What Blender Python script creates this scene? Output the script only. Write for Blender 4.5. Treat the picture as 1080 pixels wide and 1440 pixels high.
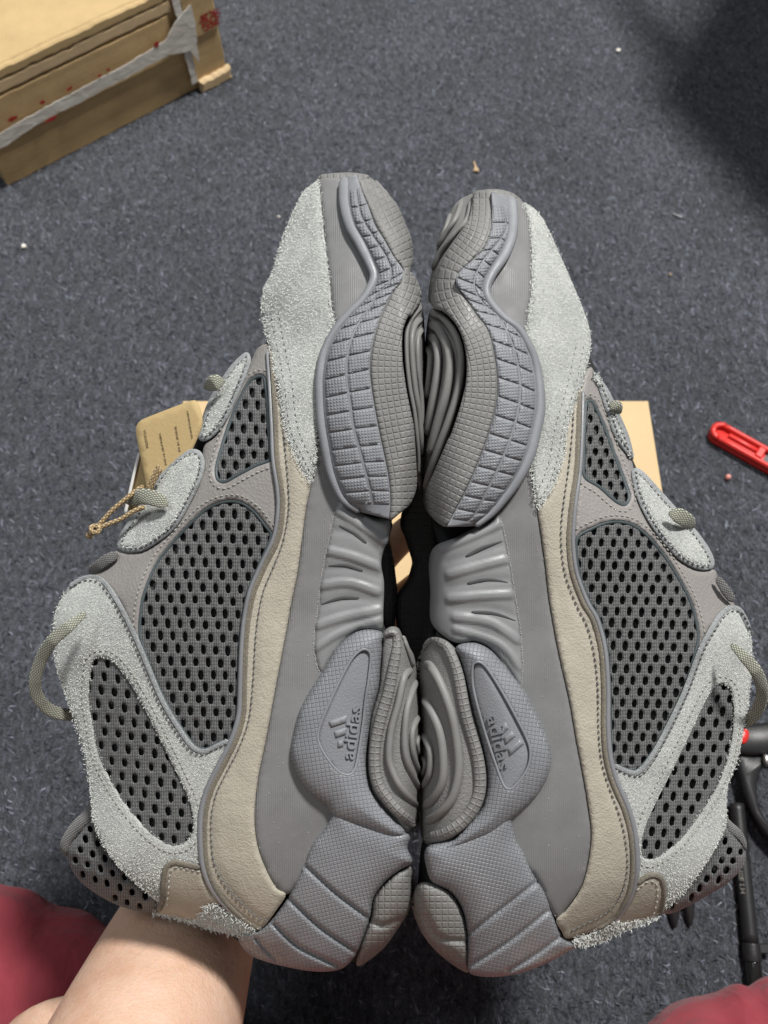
import bpy, bmesh, math, random
import numpy as np
from mathutils import Vector
from mathutils.geometry import delaunay_2d_cdt
random.seed(7); rng = np.random.default_rng(7)
for o in list(bpy.data.objects): bpy.data.objects.remove(o)
sc = bpy.context.scene
COL = sc.collection

# ------------------------------------------------------------------ camera
TH = math.radians(25.0)            # tilt away from straight down
CAM = np.array([0.0, 0.0, 0.62])
FP, CX, CY = 1170.0, 540.0, 720.0  # focal length and centre of a 1080 x 1440 frame
RT = np.array([1.0, 0, 0]); UP = np.array([0, math.cos(TH), math.sin(TH)]); FW = np.array([0, math.sin(TH), -math.cos(TH)])
cd = bpy.data.cameras.new('camera'); cam = bpy.data.objects.new('camera', cd); COL.objects.link(cam)
cam.location = CAM; cam.rotation_euler = (TH, 0, 0)
cd.sensor_fit = 'VERTICAL'; cd.sensor_height = 36.0; cd.lens = FP / 1440 * 36.0
cd.clip_start = 0.01; cd.clip_end = 50
cd.dof.use_dof = True; cd.dof.focus_distance = 0.318; cd.dof.aperture_fstop = cd.lens / 1.8
sc.camera = cam
# ------------------------------------------------------------------ light
w = bpy.data.worlds.new('World'); sc.world = w; w.use_nodes = True
w.node_tree.nodes['Background'].inputs[0].default_value = (0.92, 0.96, 1.0, 1)
w.node_tree.nodes['Background'].inputs[1].default_value = 0.17
def area(name, loc, target, sx, sy, power, col):
    l = bpy.data.lights.new(name, 'AREA'); l.shape = 'RECTANGLE'; l.size = sx; l.size_y = sy; l.energy = power; l.color = col
    o = bpy.data.objects.new(name, l); COL.objects.link(o); o.location = loc
    o.rotation_euler = (Vector(target) - Vector(loc)).to_track_quat('-Z', 'Y').to_euler()
    return o
area('ceiling_light', (0.75, 1.15, 2.35), (0, 0.2, 0.2), 0.36, 0.26, 100, (1.0, 0.985, 0.955))
area('ceiling_light', (-0.9, 0.6, 2.4), (0, 0.2, 0.2), 0.6, 0.6, 14, (0.95, 0.98, 1.0))
sc.view_settings.view_transform = 'Standard'; sc.view_settings.look = 'None'
sc.view_settings.exposure = 0.0; sc.view_settings.gamma = 1.0; sc.view_settings.use_curve_mapping = False
sc.cycles.use_denoising = True; sc.cycles.max_bounces = 8

# ------------------------------------------------------------------ helpers: space
def at(px, py, d):                                  # a point seen at (px, py), d metres along the view axis
    return CAM + d * (FW + (px - CX) / FP * RT + (CY - py) / FP * UP)
def on_floor(px, py, z=0.0):
    k = FW + (px - CX) / FP * RT + (CY - py) / FP * UP
    return CAM + k * ((z - CAM[2]) / k[2])
S = 0.00027; D0 = 0.355                             # metres per relief unit; depth of the shoes' centre plane
def lift(u, v, z):
    d = D0 - np.asarray(z) * S
    X = (np.asarray(u) - CX) / FP * d; Y = (CY - np.asarray(v)) / FP * d
    return CAM + X[:, None] * RT + Y[:, None] * UP + d[:, None] * FW

# ------------------------------------------------------------------ helpers: curves
def A(*p): return np.array(p, float).reshape(-1, 2)
def resample(P, step, closed):
    Q = np.vstack([P, P[:1]]) if closed else P
    seg = np.hypot(*np.diff(Q, axis=0).T[:2]); seg[seg < 1e-9] = 1e-9
    s = np.concatenate([[0], np.cumsum(seg)]); n = max(3, int(round(s[-1] / step)))
    t = np.linspace(0, s[-1], n, endpoint=False) if closed else np.linspace(0, s[-1], n + 1)
    return np.stack([np.interp(t, s, Q[:, k]) for k in range(Q.shape[1])], 1)
def spline(P, closed=True, step=4.0):
    P = np.asarray(P, float); n = len(P); out = []
    rngk = range(n) if closed else range(n - 1)
    for i in rngk:
        if closed: p0, p1, p2, p3 = P[i - 1], P[i], P[(i + 1) % n], P[(i + 2) % n]
        else: p0, p1, p2, p3 = P[max(i - 1, 0)], P[i], P[i + 1], P[min(i + 2, n - 1)]
        L = np.hypot(*(p2 - p1)[:2])
        if L < 0.5: continue
        m1 = (p2 - p0) * 0.5; m2 = (p3 - p1) * 0.5
        for m in (m1, m2):
            k = np.hypot(*m[:2]) / L
            if k > 1.1: m *= 1.1 / k
        for t in np.linspace(0, 1, max(4, int(L / 2)), endpoint=False):
            out.append((2*t**3-3*t**2+1)*p1 + (t**3-2*t**2+t)*m1 + (-2*t**3+3*t**2)*p2 + (t**3-t**2)*m2)
    if not closed: out.append(P[-1])
    return resample(np.array(out), step, closed)
def dist(pts, poly, closed):                        # distance, arc position and side of the nearest spot on a polyline
    pts = pts[:, :2]; Q = np.vstack([poly, poly[:1]]) if closed else poly
    Q = Q[:, :2]
    a, b = Q[:-1], Q[1:]; ab = b - a; L2 = (ab**2).sum(1) + 1e-12
    arc = np.concatenate([[0], np.cumsum(np.sqrt(L2))])
    D = np.empty(len(pts)); Sx = np.empty(len(pts)); sd = np.empty(len(pts))
    for k in range(0, len(pts), 4000):
        p = pts[k:k+4000][:, None]; t = np.clip(((p - a) * ab).sum(2) / L2, 0, 1)
        q = a + t[..., None] * ab; dd = ((p - q)**2).sum(2); j = dd.argmin(1); r = np.arange(len(j))
        D[k:k+4000] = np.sqrt(dd[r, j]); Sx[k:k+4000] = arc[j] + t[r, j] * np.sqrt(L2[j])
        e = p[:, 0] - q[r, j]; sd[k:k+4000] = np.sign(ab[j, 0] * e[:, 1] - ab[j, 1] * e[:, 0])
    return D, Sx, sd
def inside(pts, poly):
    x, y = pts[:, 0], pts[:, 1]; c = np.zeros(len(pts), bool); n = len(poly)
    for i in range(n):
        x1, y1 = poly[i - 1][:2]; x2, y2 = poly[i][:2]
        if y1 == y2: continue
        m = (y1 > y) != (y2 > y); c ^= m & (x < (x2 - x1) * (y - y1) / (y2 - y1) + x1)
    return c
def offset(P, k):                                   # grow (k > 0) or shrink a closed outline
    area2 = (P[:, 0] * np.roll(P[:, 1], -1) - P[:, 1] * np.roll(P[:, 0], -1)).sum()
    t = np.roll(P, -1, 0) - np.roll(P, 1, 0); t /= np.linalg.norm(t, axis=1)[:, None] + 1e-9
    n = np.stack([t[:, 1], -t[:, 0]], 1) * np.sign(area2)
    return P + n * k

# ------------------------------------------------------------------ helpers: objects
def link(name, me, parent=None, mat=None, kind=None):
    o = bpy.data.objects.new(name, me); COL.objects.link(o)
    if parent is not None: o.parent = parent
    if mat is not None and me is not None: me.materials.append(mat)
    if kind: o['kind'] = kind
    return o
def root_of(o):
    while o.parent is not None: o = o.parent
    return o
def mesh_obj(name, V, Fc, parent, mat, uv=None, smooth=True, kind=None, base=None):
    V = np.asarray(V, float)
    if base is None: base = np.array(root_of(parent).location) if parent is not None else np.zeros(3)
    me = bpy.data.meshes.new(name); me.from_pydata((V - base).tolist(), [], [tuple(int(i) for i in f) for f in Fc])
    if uv is not None:
        l = me.uv_layers.new(name='UVMap'); idx = np.empty(len(me.loops), np.int32); me.loops.foreach_get('vertex_index', idx)
        l.data.foreach_set('uv', np.asarray(uv, np.float32)[idx].ravel())
    if smooth: me.polygons.foreach_set('use_smooth', np.ones(len(me.polygons), bool))
    me.update()
    return link(name, me, parent, mat, kind)
def thing(name, label, cat, loc, group=None):
    o = bpy.data.objects.new(name, None); COL.objects.link(o); o.location = loc; o.empty_display_size = 0.02
    o['label'] = label; o['category'] = cat
    if group: o['group'] = group
    return o
def tag(o, label, cat, group=None):
    o['label'] = label; o['category'] = cat
    if group: o['group'] = group
    return o

# a piece of the shoe cut to an outline, laid over the shoe's shape, with real thickness and a rounded edge
def panel(name, outline, parent, mat, zf, edge=(4, 3), thick=8, step=5.0, holes=(), cells=None, ridges=(), bulge=None, roll=None, uvf=None, raw=False, kind=None):
    P = outline if raw else spline(outline, True, min(step, 4.0))
    loops = [P] + [h if raw else spline(h, True, min(step, 4.0)) for h in holes]
    lo, hi = P.min(0), P.max(0); g = step
    xs = np.arange(lo[0], hi[0], g); ys = np.arange(lo[1], hi[1], g * 0.866)
    G = np.array([(x + (0.5 * g if j % 2 else 0), y) for j, y in enumerate(ys) for x in xs])
    m = inside(G, P)
    for h in loops[1:]: m &= ~inside(G, h)
    G = G[m]
    if len(G):
        m = np.ones(len(G), bool)
        for h in loops: m &= dist(G, h, True)[0] > 0.62 * g
        G = G[m]
    cl = []
    if cells is not None:                           # open cells of a mesh fabric: (centres, rx, ry, angle)
        cc, rx, ry, an = cells
        cc = cc[inside(cc, P) & (dist(cc, P, True)[0] > max(rx, ry) + 1.5)] if len(cc) else cc
        ca, sa = math.cos(an), math.sin(an)
        k = np.arange(10) / 10 * 2 * math.pi
        e = np.stack([rx * np.sign(np.cos(k)) * np.abs(np.cos(k))**0.8, ry * np.sign(np.sin(k)) * np.abs(np.sin(k))**0.8], 1)
        for c in cc:
            f = 1 + rng.uniform(-.13, .13, 2); ee = e * f
            cl.append(np.stack([ee[:, 0] * ca - ee[:, 1] * sa, ee[:, 0] * sa + ee[:, 1] * ca], 1) + c + rng.normal(0, .35, 2))
        if len(G) and len(cc):
            q = G[:, None] - cc[None]; X = q[..., 0] * ca + q[..., 1] * sa; Y = -q[..., 0] * sa + q[..., 1] * ca
            G = G[((X / (rx * 1.3))**2 + (Y / (ry * 1.2))**2).min(1) > 1]
    allloops = loops + cl
    pts = [tuple(p[:2]) for L in allloops for p in L]; edges = []; k = 0; spans = []
    for L in allloops:
        n = len(L); edges += [(k + i, k + (i + 1) % n) for i in range(n)]; spans.append((k, n)); k += n
    pts += [tuple(p) for p in G]
    r = delaunay_2d_cdt([Vector(p) for p in pts], edges, [], 0, 1e-4, False)
    V2 = np.array([tuple(p) for p in r[0]]); T = np.array([tuple(f) for f in r[2]])
    c = V2[T].mean(1); keep = inside(c, P)
    for h in loops[1:]: keep &= ~inside(c, h)
    if cl:
        q = c[:, None] - cc[None]; near = (q**2).sum(2).argmin(1)
        for i in np.where(keep)[0]:
            if inside(c[i:i+1], cl[near[i]])[0]: keep[i] = False
    T = T[keep]
    a2 = (V2[T[:, 1]] - V2[T[:, 0]]); b2 = (V2[T[:, 2]] - V2[T[:, 0]])
    flip = (a2[:, 0] * b2[:, 1] - a2[:, 1] * b2[:, 0]) > 0   # photograph y points down
    T[flip] = T[flip][:, ::-1]
    Z = height(V2, P, zf, edge, ridges, bulge, roll)
    if cl:
        lv = np.zeros(len(V2), bool); kk = sum(len(L) for L in loops); lv[kk:kk + 10 * len(cl)] = True; Z[lv] -= 1.8; Z[~lv] += rng.normal(0, .35, (~lv).sum())
    # boundary edges get a skirt
    E = np.sort(np.vstack([T[:, [0, 1]], T[:, [1, 2]], T[:, [2, 0]]]), 1)
    Ed = np.vstack([T[:, [0, 1]], T[:, [1, 2]], T[:, [2, 0]]])
    _, inv, cnt = np.unique(E, axis=0, return_inverse=True, return_counts=True)
    bd = Ed[cnt[inv.ravel()] == 1]
    bv = np.unique(bd); mp = -np.ones(len(V2), int); mp[bv] = len(V2) + np.arange(len(bv))
    U = np.concatenate([V2, V2[bv]]); ZZ = np.concatenate([Z, thick(V2[bv]) if callable(thick) else Z[bv] - thick])
    Fc = T.tolist() + [[b, a, mp[a], mp[b]] for a, b in bd]
    W3 = lift(U[:, 0], U[:, 1], ZZ)
    uv = (uvf(U) if uvf else U) * 0.01
    return mesh_obj(name, W3, Fc, parent, mat, uv, True, kind)
def height(V2, P, zf, edge=(4, 3), ridges=(), bulge=None, roll=None):
    Z = zf(V2).copy(); d = dist(V2, P, True)[0]
    if edge:
        x = np.clip(d / edge[0], 0, 1); Z += edge[1] * (np.sqrt(np.maximum(0, 1 - (1 - x)**2)) - 1)
    if bulge:
        x = np.clip(d / bulge[1], 0, 1); Z += bulge[0] * np.sqrt(np.maximum(0, 1 - (1 - x)**2))
    if roll is not None:
        poly, R, Am = roll; q = dist(V2, poly, False)[0]; x = np.clip(q / R, 0, 1)
        Z -= Am * (1 - np.sqrt(np.maximum(0, 1 - (1 - x)**2)))
    for poly, am, wd in ridges:
        Z += am * np.exp(-np.abs(dist(V2, poly, False)[0] / wd)**(2 if wd > 0 else 6))
    return Z
# a round or flat cord lying along a path on the shoe
def cord(name, path, parent, mat, zf, rw, rh, off=0.0, step=4.0, closed=False, n=8, taper=True, kind=None, z=None, smooth=True):
    P = spline(path, closed, step) if smooth else path
    m = len(P); zz = (zf(P[:, :2]) if z is None else (np.interp(np.linspace(0, 1, m), np.linspace(0, 1, len(z)), z))) + off
    t = (np.roll(P, -1, 0) - np.roll(P, 1, 0)) if closed else np.gradient(P, axis=0)
    t /= np.linalg.norm(t, axis=1)[:, None] + 1e-9; nn = np.stack([-t[:, 1], t[:, 0]], 1)
    rwv = np.full(m, rw) if np.isscalar(rw) else np.interp(np.linspace(0, 1, m), np.linspace(0, 1, len(rw)), rw)
    k = np.arange(n) / n * 2 * math.pi; U, Z, UV = [], [], []
    arc = np.concatenate([[0], np.cumsum(np.linalg.norm(np.diff(P, axis=0), axis=1))])
    for i in range(m):
        f = 1.0
        if taper and not closed: f = min(1, math.sqrt((min(i, m - 1 - i) * step + 0.6) / (rwv[i] + 0.1)))
        for j in range(n):
            U.append(P[i] + nn[i] * math.cos(k[j]) * rwv[i] * f); Z.append(zz[i] + math.sin(k[j]) * rh * f * (rwv[i] / max(rwv)))
            UV.append((arc[i], math.cos(k[j]) * rwv[i]))
    U = np.array(U); Z = np.array(Z); Fc = []
    for i in range(m if closed else m - 1):
        for j in range(n):
            a, b = i * n + j, i * n + (j + 1) % n; c, d2 = ((i + 1) % m) * n + (j + 1) % n, ((i + 1) % m) * n + j
            Fc.append((a, b, c, d2))
    if not closed: Fc += [tuple(range(n))[::-1], tuple(range((m - 1) * n, m * n))]
    return mesh_obj(name, lift(U[:, 0], U[:, 1], Z), Fc, parent, mat, np.array(UV) * 0.01, True, kind)
def stitch_line(paths, parent, mat, zf, off, pitch=8.0, length=5.6, r=1.15, closed=False):
    V, Fc = [], []
    for path in paths:
        P = spline(path, closed, pitch)
        t = np.gradient(P, axis=0); t /= np.linalg.norm(t, axis=1)[:, None] + 1e-9
        z = zf(P)
        for i in range(len(P)):
            tt = t[i] + rng.normal(0, .08, 2); nn = np.array([-tt[1], tt[0]]); b = len(V)
            for s, rr, dz in ((-.5, .35, -1.4), (-.28, 1, .3), (.28, 1, .3), (.5, .35, -1.4)):
                c = P[i] + tt * s * length
                for k in range(5):
                    a = k / 5 * 2 * math.pi; q = c + nn * math.cos(a) * r * rr
                    V.append((q[0], q[1], z[i] + off + dz + math.sin(a) * r * rr))
            for s in range(3):
                for k in range(5): Fc.append((b + s*5 + k, b + s*5 + (k+1) % 5, b + s*5 + 5 + (k+1) % 5, b + s*5 + 5 + k))
    V = np.array(V)
    return mesh_obj('stitching', lift(V[:, 0], V[:, 1], V[:, 2]), Fc, parent, mat, None, True, 'stuff')
# the raised nap of suede: short loose fibres over a piece and round its edge
def nap(outline, parent, mat, zf, density=0.3, length=(1.6, 3.4), holes=(), edge_n=0.4, lift_z=.45, raw=False):
    P = outline if raw else spline(outline, True, 4); lo, hi = P.min(0), P.max(0)
    n = int((hi - lo).prod() * density); G = lo + rng.random((n, 2)) * (hi - lo); m = inside(G, P)
    for h in holes: m &= ~inside(G, spline(h, True, 4))
    G = G[m]; loops = [P] + [spline(h, True, 4) for h in holes]
    B = np.vstack([resample(L, 1 / edge_n, True) for L in loops]); B = B + rng.normal(0, 1.2, B.shape)
    G = np.vstack([G, B]); n = len(G)
    an = rng.random(n) * 2 * math.pi; L = rng.uniform(*length, n); dr = np.stack([np.cos(an), np.sin(an)], 1)
    cv = rng.normal(0, .45, n); an2 = an + cv; dr2 = np.stack([np.cos(an2), np.sin(an2)], 1)
    nn = np.stack([-dr[:, 1], dr[:, 0]], 1) * rng.uniform(.3, .5, n)[:, None]
    z0 = zf(G); p1 = G + dr * L[:, None] * .5; p2 = p1 + dr2 * L[:, None] * .5
    up = rng.uniform(.2, 1.0, n) * lift_z
    pts = [(G - nn, z0 - .6), (G + nn, z0 - .6), (p1 - nn, z0 + up), (p1 + nn, z0 + up), (p2, z0 + up * rng.uniform(.3, 1.3, n))]
    V = np.stack([lift(q[:, 0], q[:, 1], z) for q, z in pts], 1).reshape(-1, 3)
    b = np.arange(n) * 5; Fc = np.vstack([np.stack([b, b+1, b+3], 1), np.stack([b, b+3, b+2], 1), np.stack([b+2, b+3, b+4], 1)])
    return mesh_obj('suede_nap', V, Fc, parent, mat, None, True, 'stuff')
def lattice(P, a, b, jitter=0.0):
    lo, hi = P.min(0) - 30, P.max(0) + 30; c = (lo + hi) / 2; out = []
    N = 80
    for i in range(-N, N):
        for j in range(-N, N):
            p = c + i * np.array(a) + j * np.array(b)
            if (p > lo).all() and (p < hi).all(): out.append(p)
    return np.array(out)
def letters(text, size, bold=0.0, ext=0.08, font=None):
    cu = bpy.data.curves.new('t', 'FONT'); cu.body = text; cu.size = 1.0; cu.extrude = ext; cu.offset = bold; cu.resolution_u = 4
    o = bpy.data.objects.new('t', cu); COL.objects.link(o); dg = bpy.context.evaluated_depsgraph_get(); dg.update()
    me = o.evaluated_get(dg).to_mesh(); V = np.array([tuple(v.co) for v in me.vertices]); Fc = [tuple(p.vertices) for p in me.polygons]
    o.evaluated_get(dg).to_mesh_clear(); bpy.data.objects.remove(o); bpy.data.curves.remove(cu)
    return V * size, Fc

# ------------------------------------------------------------------ materials
class N:
    def __init__(s, name):
        s.m = bpy.data.materials.new(name); s.m.use_nodes = True; s.t = s.m.node_tree; s.b = s.t.nodes['Principled BSDF']; s.n = s.t.nodes
    def add(s, typ, **kw):
        x = s.n.new(typ)
        for k, v in kw.items():
            if hasattr(x, k): setattr(x, k, v)
        return x
    def lk(s, a, b): s.t.links.new(a, b)
    def coord(s, kind='Object', scale=(1, 1, 1), rot=0.0):
        c = s.add('ShaderNodeTexCoord'); mp = s.add('ShaderNodeMapping'); mp.inputs['Scale'].default_value = scale; mp.inputs['Rotation'].default_value[2] = rot
        s.lk(c.outputs[kind], mp.inputs[0]); return mp.outputs[0]
    def noise(s, co, scale, detail=3, rough=.55, dist=0):
        x = s.add('ShaderNodeTexNoise'); x.inputs['Scale'].default_value = scale; x.inputs['Detail'].default_value = detail
        x.inputs['Roughness'].default_value = rough; x.inputs['Distortion'].default_value = dist; s.lk(co, x.inputs['Vector']); return x.outputs[0]
    def ramp(s, f, stops):
        x = s.add('ShaderNodeValToRGB'); e = x.color_ramp.elements
        e[0].position, e[0].color = stops[0][0], (*stops[0][1], 1); e[1].position, e[1].color = stops[-1][0], (*stops[-1][1], 1)
        for p, c in stops[1:-1]: q = e.new(p); q.color = (*c, 1)
        s.lk(f, x.inputs[0]); return x.outputs[0]
    def math(s, op, a, b=None, clamp=False):
        x = s.add('ShaderNodeMath'); x.operation = op; x.use_clamp = clamp
        for i, v in enumerate((a, b)):
            if v is None: continue
            if isinstance(v, (int, float)): x.inputs[i].default_value = v
            else: s.lk(v, x.inputs[i])
        return x.outputs[0]
    def smooth(s, v, a, b, x0=0., x1=1.):
        x = s.add('ShaderNodeMapRange'); x.interpolation_type = 'SMOOTHSTEP'; s.lk(v, x.inputs[0])
        x.inputs[1].default_value = a; x.inputs[2].default_value = b; x.inputs[3].default_value = x0; x.inputs[4].default_value = x1; return x.outputs[0]
    def bump(s, h, strength=1., distance=.0005, prev=None):
        x = s.add('ShaderNodeBump'); x.inputs['Strength'].default_value = strength; x.inputs['Distance'].default_value = distance
        s.lk(h, x.inputs['Height'])
        if prev is not None: s.lk(prev, x.inputs['Normal'])
        s.lk(x.outputs[0], s.b.inputs['Normal']); return x.outputs[0]
    def set(s, col=None, rough=.6, spec=.5, sheen=0., sss=0., metal=0.):
        if col is not None:
            if isinstance(col, tuple): s.b.inputs['Base Color'].default_value = (*col, 1)
            else: s.lk(col, s.b.inputs['Base Color'])
        s.b.inputs['Roughness'].default_value = rough; s.b.inputs['Specular IOR Level'].default_value = spec; s.b.inputs['Metallic'].default_value = metal
        s.b.inputs['Sheen Weight'].default_value = sheen; s.b.inputs['Sheen Roughness'].default_value = .6
        if sss: s.b.inputs['Subsurface Weight'].default_value = sss; s.b.inputs['Subsurface Radius'].default_value = (.012, .005, .0025); s.b.inputs['Subsurface Scale'].default_value = .5
        return s.m
    def tiles(s, px, lo=.33, hi=.46, rot=0.0, ar=1.0):   # raised squares, px relief units apart
        co = s.coord('UV', (100 / px, 100 / (px * ar), 1), rot); fr = s.add('ShaderNodeVectorMath'); fr.operation = 'FRACTION'; s.lk(co, fr.inputs[0])
        sp = s.add('ShaderNodeSeparateXYZ'); s.lk(fr.outputs[0], sp.inputs[0])
        ax = s.math('ABSOLUTE', s.math('SUBTRACT', sp.outputs[0], .5)); ay = s.math('ABSOLUTE', s.math('SUBTRACT', sp.outputs[1], .5))
        return s.smooth(s.math('MAXIMUM', ax, ay), lo, hi, 1., 0.)
def c3(c, k): return tuple(min(1, x * k) for x in c)

def m_suede(name, c):
    n = N(name); co = n.coord('Object'); a = n.noise(co, 1500, 4, .75, .4); b = n.noise(co, 60, 4, .6)
    mx = n.math('ADD', n.math('MULTIPLY', a, .62), n.math('MULTIPLY', b, .38))
    col = n.ramp(mx, [(.34, c3(c, .42)), (.5, c3(c, .95)), (.66, c3(c, 1.3))])
    n.bump(n.noise(co, 850, 5, .85, .6), 1, .0015); return n.set(col, 1., .1, .35)
def m_fibre(name, c):
    n = N(name); inf = n.add('ShaderNodeNewGeometry'); col = n.ramp(inf.outputs['Random Per Island'], [(0, c3(c, .8)), (1, c3(c, 1.12))])
    return n.set(col, .9, .2, .2)
def m_leather(name, c, pore=700, rough=.5, spec=.4, var=.1, bd=.00022, big=.0):
    n = N(name); co = n.coord('Object'); v = n.add('ShaderNodeTexVoronoi'); v.inputs['Scale'].default_value = pore; n.lk(co, v.inputs['Vector'])
    col = n.ramp(n.noise(co, 60, 5, .65), [(.3, c3(c, 1 - var)), (.7, c3(c, 1 + var))])
    h = n.math('ADD', n.math('MULTIPLY', v.outputs[0], .6), n.noise(co, pore * .6, 4, .7)); p = n.bump(h, 1, bd)
    if big: n.bump(n.noise(co, 160, 2, .5, 1.2), 1, big, p)
    return n.set(col, rough, spec)
def m_rubber(name, c, rough=.55, spec=.35, px=None, lo=.33, hi=.46, bd=.0004, rot=0.0, grain=.00008, ar=1.0):
    n = N(name); co = n.coord('Object'); col = n.ramp(n.noise(co, 32, 6, .75), [(.3, c3(c, .86)), (.7, c3(c, 1.12))])
    p = n.bump(n.noise(co, 1800, 3, .6), 1, grain)
    if px: n.bump(n.tiles(px, lo, hi, rot, ar), 1, bd, p)
    r = n.smooth(n.noise(co, 120, 4), .32, .68, rough - .16, rough + .14); m = n.set(col, rough, spec); n.lk(r, n.b.inputs['Roughness']); return m
def m_knit(name, c):
    n = N(name); co = n.coord('UV', (100, 100, 1)); wv = n.add('ShaderNodeTexWave'); wv.bands_direction = 'X'; wv.inputs['Scale'].default_value = .13
    wv.inputs['Distortion'].default_value = 1.2; wv.inputs['Detail'].default_value = 2; wv.inputs['Detail Scale'].default_value = 3
    n.lk(co, wv.inputs['Vector']); w2 = n.add('ShaderNodeTexWave'); w2.bands_direction = 'Y'; w2.inputs['Scale'].default_value = .16; w2.inputs['Distortion'].default_value = 1.5; n.lk(co, w2.inputs['Vector'])
    f = n.math('MULTIPLY', wv.outputs['Fac'], w2.outputs['Fac']); nz = n.noise(n.coord('Object'), 1500, 4, .8)
    g = n.math('ADD', n.math('MULTIPLY', f, .6), n.math('MULTIPLY', nz, .5))
    col = n.ramp(g, [(.30, c3(c, .25)), (.5, c), (.68, c3(c, 3.6))]); n.bump(g, 1, .001); return n.set(col, .55, .45, .15)
def m_weave(name, c, px=4.5, ang=.6):
    n = N(name); h = n.tiles(px, .2, .5, ang, .6); nz = n.noise(n.coord('Object'), 2200, 3)
    col = n.ramp(n.math('ADD', n.math('MULTIPLY', h, .6), n.math('MULTIPLY', nz, .4)), [(.15, c3(c, .5)), (.6, c), (.9, c3(c, 1.25))]); n.bump(h, 1, .0005); return n.set(col, .8, .25, .2)
def m_plain(name, c, rough=.5, spec=.5, var=.08, scale=80, bd=0, bs=300, metal=0.):
    n = N(name); co = n.coord('Object'); col = n.ramp(n.noise(co, scale, 4, .6), [(.3, c3(c, 1 - var)), (.7, c3(c, 1 + var))])
    if bd: n.bump(n.noise(co, bs, 4, .6), 1, bd)
    return n.set(col, rough, spec, metal=metal)

SUE = (.54, .555, .525); TAU = (.35, .32, .262); LEA = (.23, .215, .205); GRY = (.172, .171, .172); EVA = (.195, .2, .214); RUB = (.182, .179, .172)
M = dict(
 suede=m_suede('suede', SUE), nap=m_fibre('suede_fibre', (.56, .575, .545)),
 nubuck=m_leather('nubuck', TAU, 1300, .8, .25, .12, .00022, .00026), raw=m_suede('raw_edge', (.21, .18, .125)),
 leather=m_leather('leather', LEA, 900, .5, .4, .06, .0002), edge=m_suede('painted_edge', (.33, .35, .355)),
 piping=m_rubber('piping', (.20, .203, .215), .4, .45), knit=m_knit('knit', (.132, .134, .135)), lining=m_plain('lining', (.03, .031, .032), .9, .2), backing=m_weave('backing', (.06, .061, .062), 3.0, .3),
 binding=m_rubber('binding', (.06, .075, .08), .55, .35), fox=m_rubber('foxing', GRY, .6, .3, 3.0, .1, .5, .00007, 0, .00006, 30.0),
 eva=m_rubber('midsole_foam', EVA, .5, .38), evat=m_rubber('midsole_tiles', EVA, .45, .42, 5.8, .36, .49, .0002, .15), block=m_rubber('block_pyramids', EVA, .5, .38, 4.4, .15, .47, .00016, .1),
 heelt=m_rubber('heel_tiles', EVA, .40, .5, 5.2, .34, .49, .0002, .22), tpu=m_rubber('shank_plastic', (.20, .202, .205), .52, .36), rub=m_rubber('outsole_rubber', RUB, .55, .35),
 rubt=m_rubber('outsole_tiles', RUB, .55, .35, 9.0, .30, .47, .00022), pebble=m_leather('pebble', RUB, 1500, .55, .35, .05, .0003), pebble_eva=m_leather('pebble_foam', EVA, 1800, .5, .38, .05, .00016),
 lace=m_weave('lace', (.36, .365, .29), 4.2, .75), thread=m_plain('thread', (.30, .29, .26), .8, .2), thread_dark=m_plain('thread_dark', (.13, .13, .13), .8, .2), ribbed=m_weave('ribbed_lining', (.16, .155, .15), 4.0, .9),
 medial=m_suede('medial_suede', c3(SUE, .5)), dust=m_plain('dust', (.55, .54, .52), .9, .1), slit=m_plain('slit', (.06, .06, .062), .6, .3))

# ------------------------------------------------------------------ the sneakers
def smooth_fn(P, sig=22):                           # u as a smooth function of v along one edge of the shoe
    P = P[np.argsort(P[:, 1])]; v = np.arange(180, 1440.); u = np.interp(v, P[:, 1], P[:, 0])
    k = np.exp(-.5 * (np.arange(-70, 71) / sig)**2); k /= k.sum(); u = np.convolve(np.pad(u, 70, mode='edge'), k, 'valid')
    return lambda x: np.interp(x, v, u)
WV = np.array([[200, 30], [245, 52], [270, 78], [310, 104], [380, 132], [480, 150], [600, 152], [720, 146], [860, 138], [1000, 140], [1140, 142], [1240, 128], [1310, 104], [1370, 70]], float)
wfn = smooth_fn(WV[:, ::-1], 18)
CELL = dict(rx=3.7, ry=6.4)

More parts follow.
